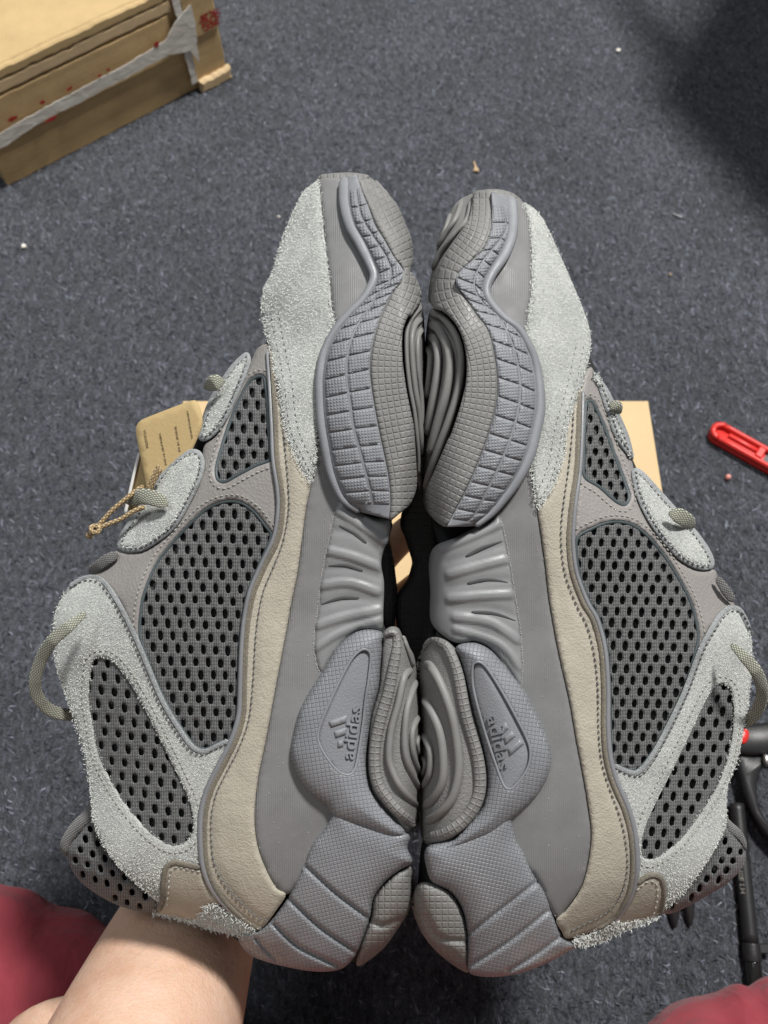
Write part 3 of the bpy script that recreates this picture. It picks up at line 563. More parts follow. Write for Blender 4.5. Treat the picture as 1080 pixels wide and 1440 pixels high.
R = dict(mid=(760, 820),
 lace_edge=A(731,283,759,302,774,328,787,357,806,401,821,437,830,468,832,500,838,522,858,552,873,586,886,617,909,668,935,697,961,725,982,749,998,772,1008,806,1036,856,1054,886,1058,917,1053,987,1047,1021,1037,1070,1024,1108,1024,1155,1049,1185,1044,1219,1020,1244,974,1271,926,1287,874,1306,820,1330),
 sole_edge=A(660,270,645,285,630,305,618,340,608,385,602,421,600,450,596,520,594,600,594,680,598,730,602,800,600,880,590,935,588,990,588,1067,588,1150,586,1200,580,1250,585,1290,600,1325,625,1350,656,1368),
 shell=A(731,283,759,302,787,357,821,437,830,480,858,552,886,617,909,668,961,725,998,772,1036,856,1056,900,1052,987,1037,1070,1023,1108,1026,1150,1049,1185,1042,1219,974,1271,926,1287,874,1306,815,1332,720,1366,656,1366,600,1325,582,1262,584,1200,592,1150,589,1000,592,925,606,890,612,850,612,780,600,735,594,690,596,520,604,420,620,340,645,285,690,268),
 piping=A(820,548,819,603,816,661,811,697,807,733,806,767,811,806,826,847,840,872,851,914,855,966,855,1021,858,1063,867,1098,884,1139,893,1174,896,1212,893,1243,884,1268,867,1292,845,1305),
 mesh=[(A(823,564,832,562,842,578,855,609,868,645,881,679,887,700,879,712,865,707,842,687,820,671,819,640,820,600), (15.6, 1), (7.2, 15.8), .05),
       (A(809,758,832,741,858,732,884,734,905,746,925,767,941,788,958,816,973,846,983,882,983,907,964,969,943,1014,919,1059,898,1085,881,1084,861,1075,857,1050,855,966,851,914,840,872,826,847,812,806), (17.0, .5), (9.4, 16.3), .05),
       (A(1009,962,1026,966,1032,994,1030,1035,1020,1077,1002,1118,974,1160,947,1191,919,1209,905,1207,900,1191,907,1160,926,1118,947,1077,974,1021,992,983), (18.0, 1), (8, 18.0), .15)],
 leather=A(831,516,821,532,818,556,818,603,815,661,810,697,806,733,805,767,810,806,825,847,840,872,851,914,855,966,857,1050,862,1080,882,1090,900,1090,922,1062,946,1016,967,971,986,910,1000,885,1020,862,1034,852,1012,826,1006,802,985,802,956,789,933,765,910,731,894,695,889,650,868,622,856,580,842,540),
 collar_mesh=(A(1018,1158,1036,1176,1048,1194,1045,1218,1020,1244,974,1271,943,1285,926,1282,938,1268,962,1252,988,1220,1008,1186), (16.5, 1), (6, 14.0), .3),
 collar_lining=A(1021,1150,1030,1157,1042,1168,1050,1184,1048,1196,1036,1182,1020,1170),
 saddle=A(1026,854,1040,858,1054,886,1058,917,1056,950,1053,987,1047,1021,1037,1070,1023,1108,1021,1160,1009,1188,985,1226,957,1261,930,1282,933,1264,932,1245,926,1234,915,1230,895,1243,896,1212,892,1174,883,1136,866,1096,861,1075,881,1084,898,1085,919,1059,943,1014,964,969,985,914,1002,882,1012,865),
 saddle_trim=A(862,1076,881,1085,898,1086,919,1060,943,1015,964,970,985,914,1001,884,1014,864,1027,855,1041,859,1054,885),
 ovals=[A(834,522,846,534,858,552,873,585,886,617,891,646,878,635,863,611,852,578,842,547), A(888,662,897,658,910,668,936,697,961,725,982,749,998,772,1005,790,1000,801,980,801,956,788,933,764,910,731,894,695)],
 mudguard=A(820,545,811,562,799,600,792,640,783,672,769,701,757,717,760,743,767,794,773,845,785,912,801,984,811,1041,819,1083,827,1130,832,1171,829,1205,823,1233,814,1255,796,1280,782,1294,790,1310,797,1320,832,1310,850,1302,865,1290,881,1266,890,1243,893,1212,890,1174,880,1139,863,1098,854,1063,851,1021,851,966,847,914,836,872,822,847,807,806,802,767,803,733,807,697,812,661,815,603),
 mudguard_stitch=A(807,580,804,620,799,665,794,700,790,735,790,770,796,810,812,852,826,880,836,920,841,966,842,1021,846,1068,856,1104,871,1145,879,1176,883,1212,880,1240,870,1266,850,1286,822,1300,806,1308),
 heel_counter=A(895,1242,912,1232,925,1232,932,1242,933,1264,927,1287,902,1296,876,1306,862,1302,870,1290,884,1270),
 counter_trim=A(895,1243,910,1232,924,1231,932,1240,933,1262,927,1287), counter_stitch=A(897,1251,910,1241,921,1241,925,1250,924,1268,920,1284),
 heel_patch=A(876,1298,868,1294,852,1302,830,1314,806,1322,812,1330,840,1326,874,1310,924,1292,926,1287,900,1294),
 toe_cap=A(735,285,748,291,760,303,774,328,787,357,806,401,821,437,830,468,830,494,824,522,818,543,811,561,800,600,794,640,784,672,770,700,756,717,751,692,746,655,750,630,755,600,757,560,754,520,746,489,739,471,742,447,747,408,748,370,746,325,741,298),
 toe_stitch=A(820,490,812,530,802,566,791,604,784,645,774,676,761,700),
 toe_foxing=A(736,284,741,298,746,325,748,370,747,408,742,447,739,473,722,462,702,442,686,422,688,402,702,378,714,352,719,330,718,302,714,278),
 toe_bumper=A(664,274,680,268,700,266,722,272,735,284,715,284,690,278),
 foxing=A(742,650,746,655,751,692,756,717,760,743,767,794,773,845,785,912,801,984,811,1041,819,1083,827,1130,832,1171,829,1205,823,1233,814,1253,796,1278,782,1292,750,1230,700,1190,690,1140,710,1000,700,900,695,800,690,740,720,690),
 rim=A(717,275,721,302,719,333,709,359,692,385,684,406,689,424,707,445,728,461,741,481,752,507,758,541,759,577,752,613,743,645,727,676,710,700,690,723,668,740), rim_w=[8,8,7.5,6.5,5.5,6,7,8,8,7.5,6,4],
 inner=A(691,270,692,302,690,325,681,349,663,367,644,385,642,399,655,419,673,445,686,463,694,489,699,520,700,551,696,578,690,601,678,637,661,678,641,717,628,741),
 seam=A(702,270,709,294,712,322,702,338,681,364,669,388,668,406,681,427,704,448,721,484,730,520,732,551,729,575,723,601,706,647,690,680,668,723,648,742),
 cuts=[.035,.085,.13,.17,.205,.24,.275,.31,.345,.385,.43,.48,.53,.58,.63,.68,.73,.775,.82,.865,.905,.945,.975], skew=.014, rim_gap=.26, roll=64,
 wrap=[A(666,270,680,267,692,268,692,302,690,325,681,349,663,367,644,385,640,398,620,420,606,425,611,396,616,375,629,351,647,326,659,307,664,287),
       A(644,383,628,372,614,385,606,421,609,433,624,439,640,455,651,478,656,507,655,538,647,572,634,611,629,620,611,662,595,702,604,724,628,741,641,717,661,678,678,637,690,601,696,578,700,551,699,520,694,489,686,463,673,445,655,419,642,399)],
 outsole=A(607,434,624,441,638,456,649,478,654,507,653,538,645,572,632,611,611,655,596,698,594,640,595,540,600,460),
 ridges=[(A(604,440,620,444,637,465,646,489,648,515,644,548,632,588,618,626,604,666,598,690), 5.5), (A(602,456,615,461,629,488,632,516,627,552,616,592,604,640), 6.5), (A(601,472,611,478,616,500,614,530,606,578,600,612), 6), (A(600,487,605,498,604,525,600,560), 4.5),
         (A(664,278,658,307,640,328,620,354,609,380), 4.5, 12), (A(650,280,642,305,627,328,616,349), 4, 9), (A(634,300,624,328,614,352), 3.5, 7)],
 shank=A(702,720,690,732,668,742,640,756,612,768,603,790,605,830,605,870,616,888,641,904,668,902,692,914,715,943,733,968,735,938,732,886,725,841,718,794,710,753),
 shank_ribs=[(A(705,736,670,752,620,772), 3.2, -5.5), (A(716,786,680,795,632,808), 3.2, -6.0), (A(724,836,680,838,632,842), 3.2, -6.0), (A(728,900,690,876,640,868), 3.2, -6.0), (A(733,940,700,905,640,885), 2.8, -5.0),
             (A(712,765,680,775,630,790), -1.5, 6), (A(720,815,680,817,632,826), -1.5, 6), (A(727,868,690,856,636,855), -1.5, 6)],
 shank_edge=A(702,720,710,753,718,794,725,841,732,886,735,938,733,966),
 slits=[A(706,761,680,770,655,783), A(714,819,685,815,657,821), A(725,873,695,863,663,861)],
 medial_pod=A(592,560,588,640,577,690,565,720,563,741,569,755,579,788,579,794,572,816,558,838,558,880,572,930,596,960,610,920,616,880,618,770,608,640,606,560),
 toe_outsole=A(668,274,655,276,643,284,631,302,621,330,612,362,604,400,603,425,616,425,640,400,650,340,664,310),
 pod=A(642,909,668,904,692,916,715,943,736,968,752,997,767,1031,775,1060,772,1088,757,1117,738,1138,720,1153,694,1174,663,1187,635,1195,611,1198,622,1190,637,1181,658,1158,676,1137,684,1106,683,1075,676,1041,666,1005,656,961,648,930),
 recess=A(665,936,674,931,685,940,705,971,728,1013,744,1047,745,1070,736,1091,720,1109,710,1107,700,1083,681,1026,666,969),
 text=((684.5,1008), (18.5,79), 30.0),
 heel_rubber=A(614,896,630,901,642,914,650,935,658,963,668,1005,678,1041,684,1075,684,1106,676,1137,658,1158,637,1181,609,1191,593,1177,592,1150,590,1067,588,990,586,935,597,907),
 tiled_rim=A(596,915,605,903,617,903,630,912,643,945,655,1005,671,1062,675,1103,668,1132,648,1158,622,1174,596,1179), tiled_w=[5,7,8,8,8,9,9,9,8],
 heel_ridges=[(A(594,936,604,936,619,961,635,1005,644,1057,644,1093,635,1124,617,1145,597,1157), 6.6), (A(595,980,604,995,617,1026,623,1062,622,1098,609,1124,595,1136), 6.6), (A(595,1030,605,1057,604,1088,595,1109), 5.6), (A(594,1062,598,1075,594,1092), 3.6)],
 heel_block=A(600,1192,640,1178,676,1162,705,1146,718,1144,722,1160,728,1182,738,1200,748,1224,768,1258,778,1288,794,1320,816,1327,801,1337,768,1355,729,1369,691,1374,661,1369,658,1350,657,1312,650,1278,633,1254,609,1242,600,1222),
 grooves=[A(756,1240,710,1275,660,1314), A(770,1282,715,1325,662,1358), A(790,1316,750,1345,715,1366)],
 heel_outsole=A(590,1242,609,1243,633,1256,649,1280,657,1312,659,1350,658,1368,630,1352,602,1325,584,1292,578,1260), heel_cut=[A(600,1290,615,1318,655,1324)],
 laces=[(A(1028,906,1044,921,1064,945,1072,972,1066,996,1052,1013,1026,1022), [4,8,9,9,9,9,8], np.array([118, 134, 128, 104, 76, 40, 5.])),
        (A(940,722,952,724,966,732,976,742), [7,11,11,9], np.array([104, 100, 84, 60.])), (A(858,566,866,572,872,582), [8,10,8], np.array([86, 82, 70.])), (A(1008,812,1015,822,1022,833,1032,846), [5,7,6], np.array([70, 68, 60.]))])

left_shoe, baseL = sneaker(L, 'grey sneaker on the left with a kraft tag tied to its laces', 1)
right_shoe, baseR = sneaker(R, 'grey sneaker on the right without a tag, sole against the other shoe', -1)

# ------------------------------------------------------------------ the floor
def m_carpet():
    n = N('carpet'); co = n.coord('Object'); st = n.coord('Object', (1, .5, 1), .6)
    a = n.noise(st, 230, 4, .85, .8); b = n.noise(co, 620, 3, .75); c = n.noise(co, 9, 3)
    g = n.math('ADD', n.math('ADD', n.math('MULTIPLY', a, .55), n.math('MULTIPLY', b, .35)), n.math('MULTIPLY', c, .10))
    col = n.ramp(g, [(.41, (.013, .0142, .018)), (.48, (.032, .035, .0435)), (.55, (.07, .0765, .096)), (.64, (.17, .183, .222))])
    n.bump(g, 1, .005); return n.set(col, 1., .1, .2)
me = bpy.data.meshes.new('carpet_floor'); me.from_pydata([(-3, -2, 0), (3, -2, 0), (3, 4, 0), (-3, 4, 0)], [], [(0, 1, 2, 3)])
fl = link('carpet_floor', me, None, m_carpet(), 'structure'); fl['label'] = 'dark blue grey speckled carpet floor'

# the pile of the carpet: short matted fibres over the part in view
nf = 80000; Q = np.stack([rng.uniform(-.5, .5, nf), rng.uniform(-.22, 1.0, nf)], 1)
an = rng.normal(2.2, .9, nf); L_ = rng.uniform(.0025, .007, nf); dr = np.stack([np.cos(an), np.sin(an)], 1); nn = np.stack([-dr[:, 1], dr[:, 0]], 1) * rng.uniform(.00018, .0004, nf)[:, None]
cv_ = an + rng.normal(0, .7, nf); d2 = np.stack([np.cos(cv_), np.sin(cv_)], 1); p1 = Q + dr * L_[:, None] * .5; p2 = p1 + d2 * L_[:, None] * .5; hz = rng.uniform(.0006, .002, nf)
st3 = lambda P, z: np.column_stack([P, z]); V = np.stack([st3(Q - nn, 0 * hz), st3(Q + nn, 0 * hz), st3(p1 - nn, hz), st3(p1 + nn, hz), st3(p2, hz * .4)], 1).reshape(-1, 3)
b = np.arange(nf) * 5; Fc = np.vstack([np.stack([b, b+1, b+3], 1), np.stack([b, b+3, b+2], 1), np.stack([b+2, b+3, b+4], 1)])
n = N('carpet_fibre'); gi = n.add('ShaderNodeNewGeometry'); m_pile = n.set(n.ramp(gi.outputs['Random Per Island'], [(0, (.015, .0163, .0205)), (.55, (.061, .067, .084)), (.85, (.115, .125, .155)), (1, (.29, .31, .37))]), .95, .1)
mesh_obj('carpet_pile', V, Fc.tolist(), fl, m_pile, None, True, 'stuff')

# ------------------------------------------------------------------ general solids (world metres)
def slab(name, P2, o, ex, ey, ez, h, parent, mat, bev=.0, smooth=False, rough=0.0, step=None):
    # outline P2 in the (ex, ey) frame at o, extruded by h along ez, with a bevelled upper edge and optionally an uneven rim
    P = np.asarray(P2, float)
    if step: P = resample(P, step, True)
    if rough: P = P + rng.normal(0, rough, P.shape)
    n = len(P); ex, ey, ez = (np.asarray(k, float) for k in (ex, ey, ez))
    rings = [(P, 0.0), (P, h - bev)] + ([(offset(P, -bev), h)] if bev else [])
    V = np.vstack([o + q[:, :1] * ex + q[:, 1:2] * ey + z * ez for q, z in rings]); Fc = []
    for r in range(len(rings) - 1):
        for i in range(n): Fc.append((r*n + i, r*n + (i+1) % n, (r+1)*n + (i+1) % n, (r+1)*n + i))
    Fc += [tuple(range(n))[::-1], tuple(range((len(rings)-1)*n, len(rings)*n))]
    ob = mesh_obj(name, V, Fc, parent, mat, None, smooth); ob.data.update()
    bm = bmesh.new(); bm.from_mesh(ob.data); bmesh.ops.recalc_face_normals(bm, faces=bm.faces); bm.to_mesh(ob.data); bm.free()
    return ob
def loft(name, pts, rad, parent, mat, n=20, wob=0.0, flat=1.0, caps=True, sub=6, base=None, fold=None):
    pts = np.array(pts, float); m0 = len(pts); t0 = np.arange(m0); t = np.linspace(0, m0 - 1, (m0 - 1) * sub + 1)
    def cr(Pv):
        out = []
        for x in t:
            i = min(int(x), m0 - 2); f = x - i; p0, p1, p2, p3 = Pv[max(i-1, 0)], Pv[i], Pv[i+1], Pv[min(i+2, m0-1)]
            out.append(.5 * (2*p1 + (p2-p0)*f + (2*p0-5*p1+4*p2-p3)*f*f + (3*p1-p0-3*p2+p3)*f**3))
        return np.array(out)
    C = cr(pts); R_ = cr(np.array(rad, float)[:, None])[:, 0]; T = np.gradient(C, axis=0); T /= np.linalg.norm(T, axis=1)[:, None]
    ref = FW; V, Fc = [], []; m = len(C)
    for i in range(m):
        s = np.cross(T[i], ref); s /= np.linalg.norm(s); q = np.cross(s, T[i])
        for j in range(n):
            a = j / n * 2 * math.pi; k = 1 + wob * math.sin(3*a + i*.5) + wob * .6 * math.sin(5*a - i*.33 + 1)
            if fold: k += fold * math.sin(i * 1.1 + 2 * math.sin(a)) * .5
            V.append(C[i] + R_[i] * k * (s * math.cos(a) + q * math.sin(a) * flat))
    for i in range(m - 1):
        for j in range(n): Fc.append((i*n + j, i*n + (j+1) % n, (i+1)*n + (j+1) % n, (i+1)*n + j))
    if caps: Fc += [tuple(range(n))[::-1], tuple(range((m-1)*n, m*n))]
    return mesh_obj(name, np.array(V), Fc, parent, mat, None, True, base=base)
X, Y, Zx = np.eye(3)

def m_card(name, c, lines=0.0, ang=0.0, var=.1):
    n = N(name); co = n.coord('Object', (1, 1, 1), ang); st = n.coord('Object', (2, 90, 90), ang)
    mx = n.math('ADD', n.math('MULTIPLY', n.noise(co, 26, 5, .65), .6), n.math('MULTIPLY', n.noise(co, 600, 3), .3))
    if lines: mx = n.math('ADD', mx, n.math('MULTIPLY', n.noise(n.coord('Object', (4, 4, 260)), 1, 3), lines))
    col = n.ramp(mx, [(.32 + lines * .3, c3(c, 1 - var)), (.62 + lines * .6, c3(c, 1 + var))])
    n.bump(n.noise(co, 900, 3), 1, .00012); return n.set(col, .75, .25)

# ------------------------------------------------------------------ worn carton, upper left
KR = (.52, .365, .185)
m_kraft, m_kraft_side, m_kraft_raw = m_card('kraft_board', (.50, .36, .18)), m_card('kraft_side', KR, .4, 0, .26), m_card('torn_board', (.62, .46, .27), .2, 0, .2)
Ac, Cc = on_floor(12, 262), on_floor(316, 105); e1 = (Cc - Ac) / np.linalg.norm(Cc - Ac); e1[2] = 0; e2 = np.array([-e1[1], e1[0], 0]); WC = np.linalg.norm(Cc - Ac)
car = thing('carton', 'worn brown cardboard carton with white tape along its side', 'carton', Ac)
def side_pt(px, py):                                # a pixel on the carton's near side -> (along, height)
    k = FW + (px - CX) / FP * RT + (CY - py) / FP * UP; s = ((Ac - CAM) @ e2) / (k @ e2); p = CAM + k * s - Ac
    return np.array([p @ e1, p[2]])
HC = .112; DC = .22; rect = lambda a, b, c, d: np.array([(a, b), (c, b), (c, d), (a, d)], float)
def wavy(P, amp, step=.006): q = resample(np.asarray(P, float), step, True); return q + rng.normal(0, amp, q.shape)
slab('near_wall', wavy(rect(0, .001, WC - .034, HC - .006), .00035), Ac + e2 * .004, e1, Zx, -e2, .004, car, m_kraft_side)
slab('far_wall', rect(0, .001, WC, HC - .004), Ac + e2 * DC, e1, Zx, -e2, .004, car, m_kraft_side)
slab('end_wall', rect(.005, .001, DC - .005, HC - .006), Ac + e1 * .0, e2, Zx, e1, .004, car, m_kraft_side)
slab('end_wall', rect(.005, .001, DC - .005, HC - .006), Ac + e1 * (WC - .006), e2, Zx, e1, .004, car, m_kraft_side)
slab('top_panel', wavy(rect(-.002, .004, WC - .002, DC), .0004), Ac + Zx * (HC - .004), e1, e2, Zx, .0045, car, m_kraft, .0015)
slab('rolled_edge', wavy(rect(-.002, HC - .0195, WC - .045, HC - .009), .0005), Ac - e2 * .0000, e1, Zx, -e2, .0032, car, m_kraft_raw, .001)
slab('rolled_edge', wavy(rect(-.002, HC - .008, WC - .04, HC + .0015), .0004), Ac + e2 * .001, e1, Zx, -e2, .0045, car, m_kraft, .0015)
slab('wall_flap', wavy(rect(0, HC * .43, WC - .05, HC * .80), .00035), Ac - e2 * .0002, e1, Zx, -e2, .0028, car, m_kraft_side, .0006)
slab('corner_flap', wavy(np.array([(WC - .036, .008), (WC + .001, .008), (WC + .001, HC - .002), (WC - .040, HC - .002)]), .00035), Ac - e2 * .0005, e1, Zx, -e2, .004, car, m_kraft_side, .0008)
slab('corner_flap', wavy(rect(WC - .035, HC * .52, WC, HC - .003), .00035), Ac - e2 * .0046, e1, Zx, -e2, .0018, car, m_kraft_side, .0005)
slab('torn_edge', wavy(rect(WC - .035, .0, WC + .004, .013), .0006, .004), Ac - e2 * .004, e1, Zx, -e2, .007, car, m_kraft_raw, .002)
n = N('packing_tape'); co = n.coord('Object'); n.bump(n.noise(n.coord('Object', (60, 60, 120), .3), 1, 3, .5, 1), 1, .0006)
m_tape = n.set(n.ramp(n.noise(co, 50, 4), [(.3, (.58, .54, .47)), (.7, (.72, .69, .63))]), .2, .6)
m_red = m_plain('red_print', (.36, .03, .025), .6, .3, .25, 300)
tp = np.array([side_pt(*p) for p in ((-30,196),(30,160),(100,122),(170,86),(226,52),(240,26),(262,0),(268,22),(272,60),(275,84),(262,66),(230,72),(170,104),(110,136),(60,160),(0,200),(-30,214))])
tape = slab('tape', resample(tp, .004, True) + rng.normal(0, .0003, resample(tp, .004, True).shape), Ac - e2 * .0075, e1, Zx, -e2, .0006, car, m_tape)
slab('tape_fold', wavy(rect(WC - .043, .012, WC - .036, HC - .002), .0006, .004), Ac - e2 * .0052, e1, Zx, -e2, .0012, car, m_tape)
for px, py, w_, h_ in ((12,160,16,6),(54,137,10,6),(92,118,12,6),(134,100,8,4),(146,92,7,5),(214,57,10,8),(66,161,22,5)):
    a = side_pt(px, py); k = .00075
    q = wavy(np.array([(-w_, -h_ * .4), (w_ * .2, -h_), (w_, h_ * .1), (w_ * .3, h_), (-w_ * .6, h_ * .7)]) * k * .5, .0004, .002)
    q = q @ np.array([[.9, .0], [.0, 1.0]]); slab('print_mark', q + a, Ac - e2 * .0082, e1, Zx, -e2, .0002, car, m_red)
# red character printed on the corner flap
V, Fc = letters('發', 1.0, .012, 0.0)
mn, mx = V.min(0), V.max(0); a0, a1 = side_pt(277, 43), side_pt(304, 3)
Vn = (V - mn) / np.maximum(mx - mn, 1e-6); q = np.stack([a0[0] + Vn[:, 0] * (a1[0] - a0[0]), a0[1] + Vn[:, 1] * (a1[1] - a0[1])], 1)
mesh_obj('print_mark', Ac + q[:, :1] * e1 + q[:, 1:2] * Zx - e2 * .0067, Fc, car, m_red, None, False)

# ------------------------------------------------------------------ shoe box below the shoes
sbz = .12; b0 = on_floor(257, 563, sbz); b1 = on_floor(910, 551, sbz)
bx = thing('shoe_box', 'tan cardboard shoe box lying behind the two shoes', 'box', ((b0[0] + b1[0]) / 2, b0[1] - .11, 0))
W0, W1, Yb = b0[0], b1[0], b0[1]; m_lid = m_card('box_lid', (.56, .41, .23), 0, 0, .05)
def tray(name, x0, x1, y0, y1, z0, z1, th, mat, top):
    m = np.array([0., 0, 0]); o = []
    for nm, P, oo, ex, ey, ez in ((name + '_side', rect(y0, z0, y1, z1), (x0, 0, 0), Y, Zx, X), (name + '_side', rect(y0, z0, y1, z1), (x1 - th, 0, 0), Y, Zx, X),
                                  (name + '_end', rect(x0 + th, z0, x1 - th, z1), (0, y0 + th, 0), X, Zx, -Y), (name + '_end', rect(x0 + th, z0, x1 - th, z1), (0, y1, 0), X, Zx, -Y)):
        slab(nm, P, np.array(oo, float), ex, ey, ez, th, bx, mat)
    slab(name + '_panel', rect(x0, y0, x1, y1), np.array([0, 0, z1 + .0003 if top else z0 - th]), X, Y, Zx, th, bx, mat, .0008)
tray('base', W0 + .003, W1 - .003, Yb - .217, Yb - .003, .002, .112, .002, m_lid, False)
tray('lid', W0, W1, Yb - .22, Yb, .08, sbz - .0025, .002, m_lid, True)

# ------------------------------------------------------------------ red utility knife
m_redp = m_plain('red_plastic', (.60, .028, .022), .38, .45, .04); m_blk = m_plain('black_plastic', (.018, .018, .019), .42, .45, .15, 200, .0001, 900); m_dark = m_plain('dark_metal', (.05, .05, .052), .35, .5, .1, 100, 0, 300, .6)
k0, k1 = on_floor(1001, 610), on_floor(1083, 656); kd = (k1 - k0) / np.linalg.norm(k1 - k0); kn = np.array([-kd[1], kd[0], 0])
kn_ = thing('utility_knife', 'red plastic utility knife lying on the carpet', 'knife', k0)
def capsule(x0, x1, r, n=10):
    a = np.linspace(math.pi/2, 3*math.pi/2, n); b = np.linspace(-math.pi/2, math.pi/2, n)
    return np.vstack([np.stack([x0 + r*np.cos(a), r*np.sin(a)], 1), np.stack([x1 + r*np.cos(b), r*np.sin(b)], 1)])
KL = .15; kr = .0092
slab('handle_base', capsule(kr*.6, KL, kr), k0 + Zx * .001, kd, kn, Zx, .005, kn_, m_redp, .0012, True)
for s in (-1, 1):
    a = np.array([(kr*.6, s*.0048), (KL, s*.0048), (KL, s*kr), (kr*.6, s*kr)]); slab('handle_rail', resample(a, .003, True), k0 + Zx * .0055, kd, kn, Zx, .0055, kn_, m_redp, .0014, True)
aa = np.linspace(math.pi/2, 3*math.pi/2, 14)
slab('end_loop', np.vstack([np.stack([kr*.6 + kr*np.cos(aa), kr*np.sin(aa)], 1), np.stack([kr*.6 + .0046*np.cos(aa[::-1]), .0046*np.sin(aa[::-1])], 1)]), k0 + Zx * .0055, kd, kn, Zx, .0055, kn_, m_redp, .0012, True)
slab('cross_bar', rect(.038, -.005, .044, .005), k0 + Zx * .0055, kd, kn, Zx, .0056, kn_, m_redp, .001)
slab('inner_tongue', resample(rect(.012, .0002, .039, .0042), .002, True), k0 + Zx * .0052, kd, kn, Zx, .0035, kn_, m_redp, .0008, True)
slab('blade_channel', rect(.046, -.0046, .14, .0046), k0 + Zx * .0053, kd, kn, Zx, .0012, kn_, m_dark)

# ------------------------------------------------------------------ black hand tool at the right edge
p0 = on_floor(1060, 1040, .012)
tl = thing('hand_tool', 'black plastic hand tool with a red button at the right edge', 'tool', on_floor(1060, 1040))
def floorpoly(pts, z): return np.array([(on_floor(a, b, z) - on_floor(1060, 1040, z))[:2] for a, b in pts])
slab('head', floorpoly(spline(A(1030,1021,1060,1017,1100,1014,1130,1024,1130,1056,1090,1060,1046,1060,1032,1052,1028,1036), True, 6), .02), on_floor(1060, 1040, .02) - Zx * .018, X, Y, Zx, .018, tl, m_blk, .003, True)
slab('button', floorpoly(spline(A(1046,1024,1053,1027,1054,1036,1049,1045,1042,1044,1040,1032), True, 3), .0215), on_floor(1060, 1040, .0215) - Zx * .004, X, Y, Zx, .004, tl, m_redp, .001, True)
slab('handle', floorpoly(spline(A(1038,1062,1060,1062,1082,1062,1084,1072,1072,1082,1067,1100,1068,1124,1075,1145,1090,1164,1120,1190,1120,1212,1086,1180,1064,1150,1052,1120,1044,1090), True, 6), .016), on_floor(1060, 1040, .016) - Zx * .009, X, Y, Zx, .008, tl, m_blk, .002, True)
slab('bolt', floorpoly(spline(A(1076,1060,1086,1064,1088,1074,1080,1076,1076,1070), True, 3), .021), on_floor(1060, 1040, .021) - Zx * .006, X, Y, Zx, .006, tl, m_plain('steel', (.5, .5, .5), .3, .5, .1, 80, 0, 300, .9), .001, True)

# ------------------------------------------------------------------ black marker pen
pa, pb = on_floor(1036, 1130, .006), on_floor(1066, 1425, .006)
pn = thing('pen', 'slim black pen with pale lettering lying on the carpet', 'pen', (pa + pb) / 2 * np.array([1, 1, 0]))
dv = pb - pa; n_ = np.linalg.norm(dv); dv /= n_; kx = (np.linalg.norm(on_floor(1060, 1350, .006) - pa)) / n_
loft('barrel', [pa, pa + dv * n_ * .3, pa + dv * n_ * kx * .9], [.0048, .005, .005], pn, m_blk, 16)
loft('collar', [pa + dv * n_ * kx * .9, pa + dv * n_ * kx * .97, pa + dv * n_ * kx * 1.01], [.0056, .0058, .0054], pn, m_blk, 16)
loft('cap', [pa + dv * n_ * kx * 1.01, pa + dv * n_ * (kx + .1), pb + dv * .03], [.0049, .0051, .0045], pn, m_plain('glossy_black', (.012, .012, .012), .15, .5, .1), 16)
cp = on_floor(1072, 1334, .008); slab('clip', rect(-.005, -.003, .006, .003), cp - Zx * .003, X, Y, Zx, .004, pn, m_blk, .0008)
V, Fc = letters('HIEH IEL HIIE LH', .0042, .005, 0.02); sd_ = np.cross(dv, Zx)
q = pa + dv * .028 + V[:, :1] * dv - Zx * 0 + (V[:, 1:2] - .0016) * (-Zx * .55 + sd_ * -.0) ; 
m_wht = m_plain('pale_print', (.62, .60, .55), .6, .3, .2, 400)
ang = (V[:, 1] - .0016) / .0051 + math.radians(48)          # wrapped round the barrel
q = pa + dv * .02 + V[:, :1] * dv * 1.25 + .00515 * (np.cos(ang)[:, None] * (-sd_ if sd_[0] > 0 else sd_) + np.sin(ang)[:, None] * Zx)
mesh_obj('lettering', q, Fc, pn, m_wht, None, False)

# ------------------------------------------------------------------ two dark prongs under the right heel
tw = thing('tweezers', 'pair of dark pointed prongs below the right heel', 'tweezers', on_floor(958, 1250))
for a, b in (((945, 1225), (949, 1304)), ((964, 1215), (971, 1302))):
    p, q = on_floor(*a, .008), on_floor(*b, .003); loft('prong', [p, p + (q - p) * .55, p + (q - p) * .85, q], [.0045, .0042, .0027, .0008], tw, m_dark, 10)
loft('joint', [on_floor(943, 1222, .008), on_floor(966, 1213, .008)], [.005, .005], tw, m_dark, 10)

# ------------------------------------------------------------------ bits lying on the carpet
def bit(name, px, py, pts, h, mat, label, cat, z=.0015):
    p = on_floor(px, py, z); o = slab(name, np.array(pts, float) * .0008, np.zeros(3), X, Y, Zx, h, None, mat, h * .3); o.location = p; tag(o, label, cat)
m_scrap = m_plain('paper', (.72, .68, .62), .8, .2); m_wood = m_plain('wood_sliver', (.42, .30, .19), .8, .2)
bit('wood_splinter', 668, 236, [(-2,9),(0,10),(1.5,2),(5,-6),(4,-8),(-1,-7),(-3,-8),(-1,0)], .002, m_wood, 'tan wood splinter on the carpet above the toes', 'splinter')
bit('paper_scrap', 34, 347, [(-3,2),(0,3.5),(3,1),(2,-2.5),(-2,-3)], .002, m_scrap, 'white paper scrap at the left edge below the carton', 'scrap')
bit('pink_bead', 1023, 672, [(2.6*math.cos(k*.628), 2.6*math.sin(k*.628)) for k in range(10)], .004, m_plain('pink', (.75, .30, .26), .5, .4), 'small pink bead on the carpet below the red knife', 'bead')
bit('paper_fleck', 869, 72, [(-3,2),(1,3),(4,1),(1,-2.5),(-2,-2)], .002, m_scrap, 'pale fleck on the carpet near the upper right shadow', 'fleck')
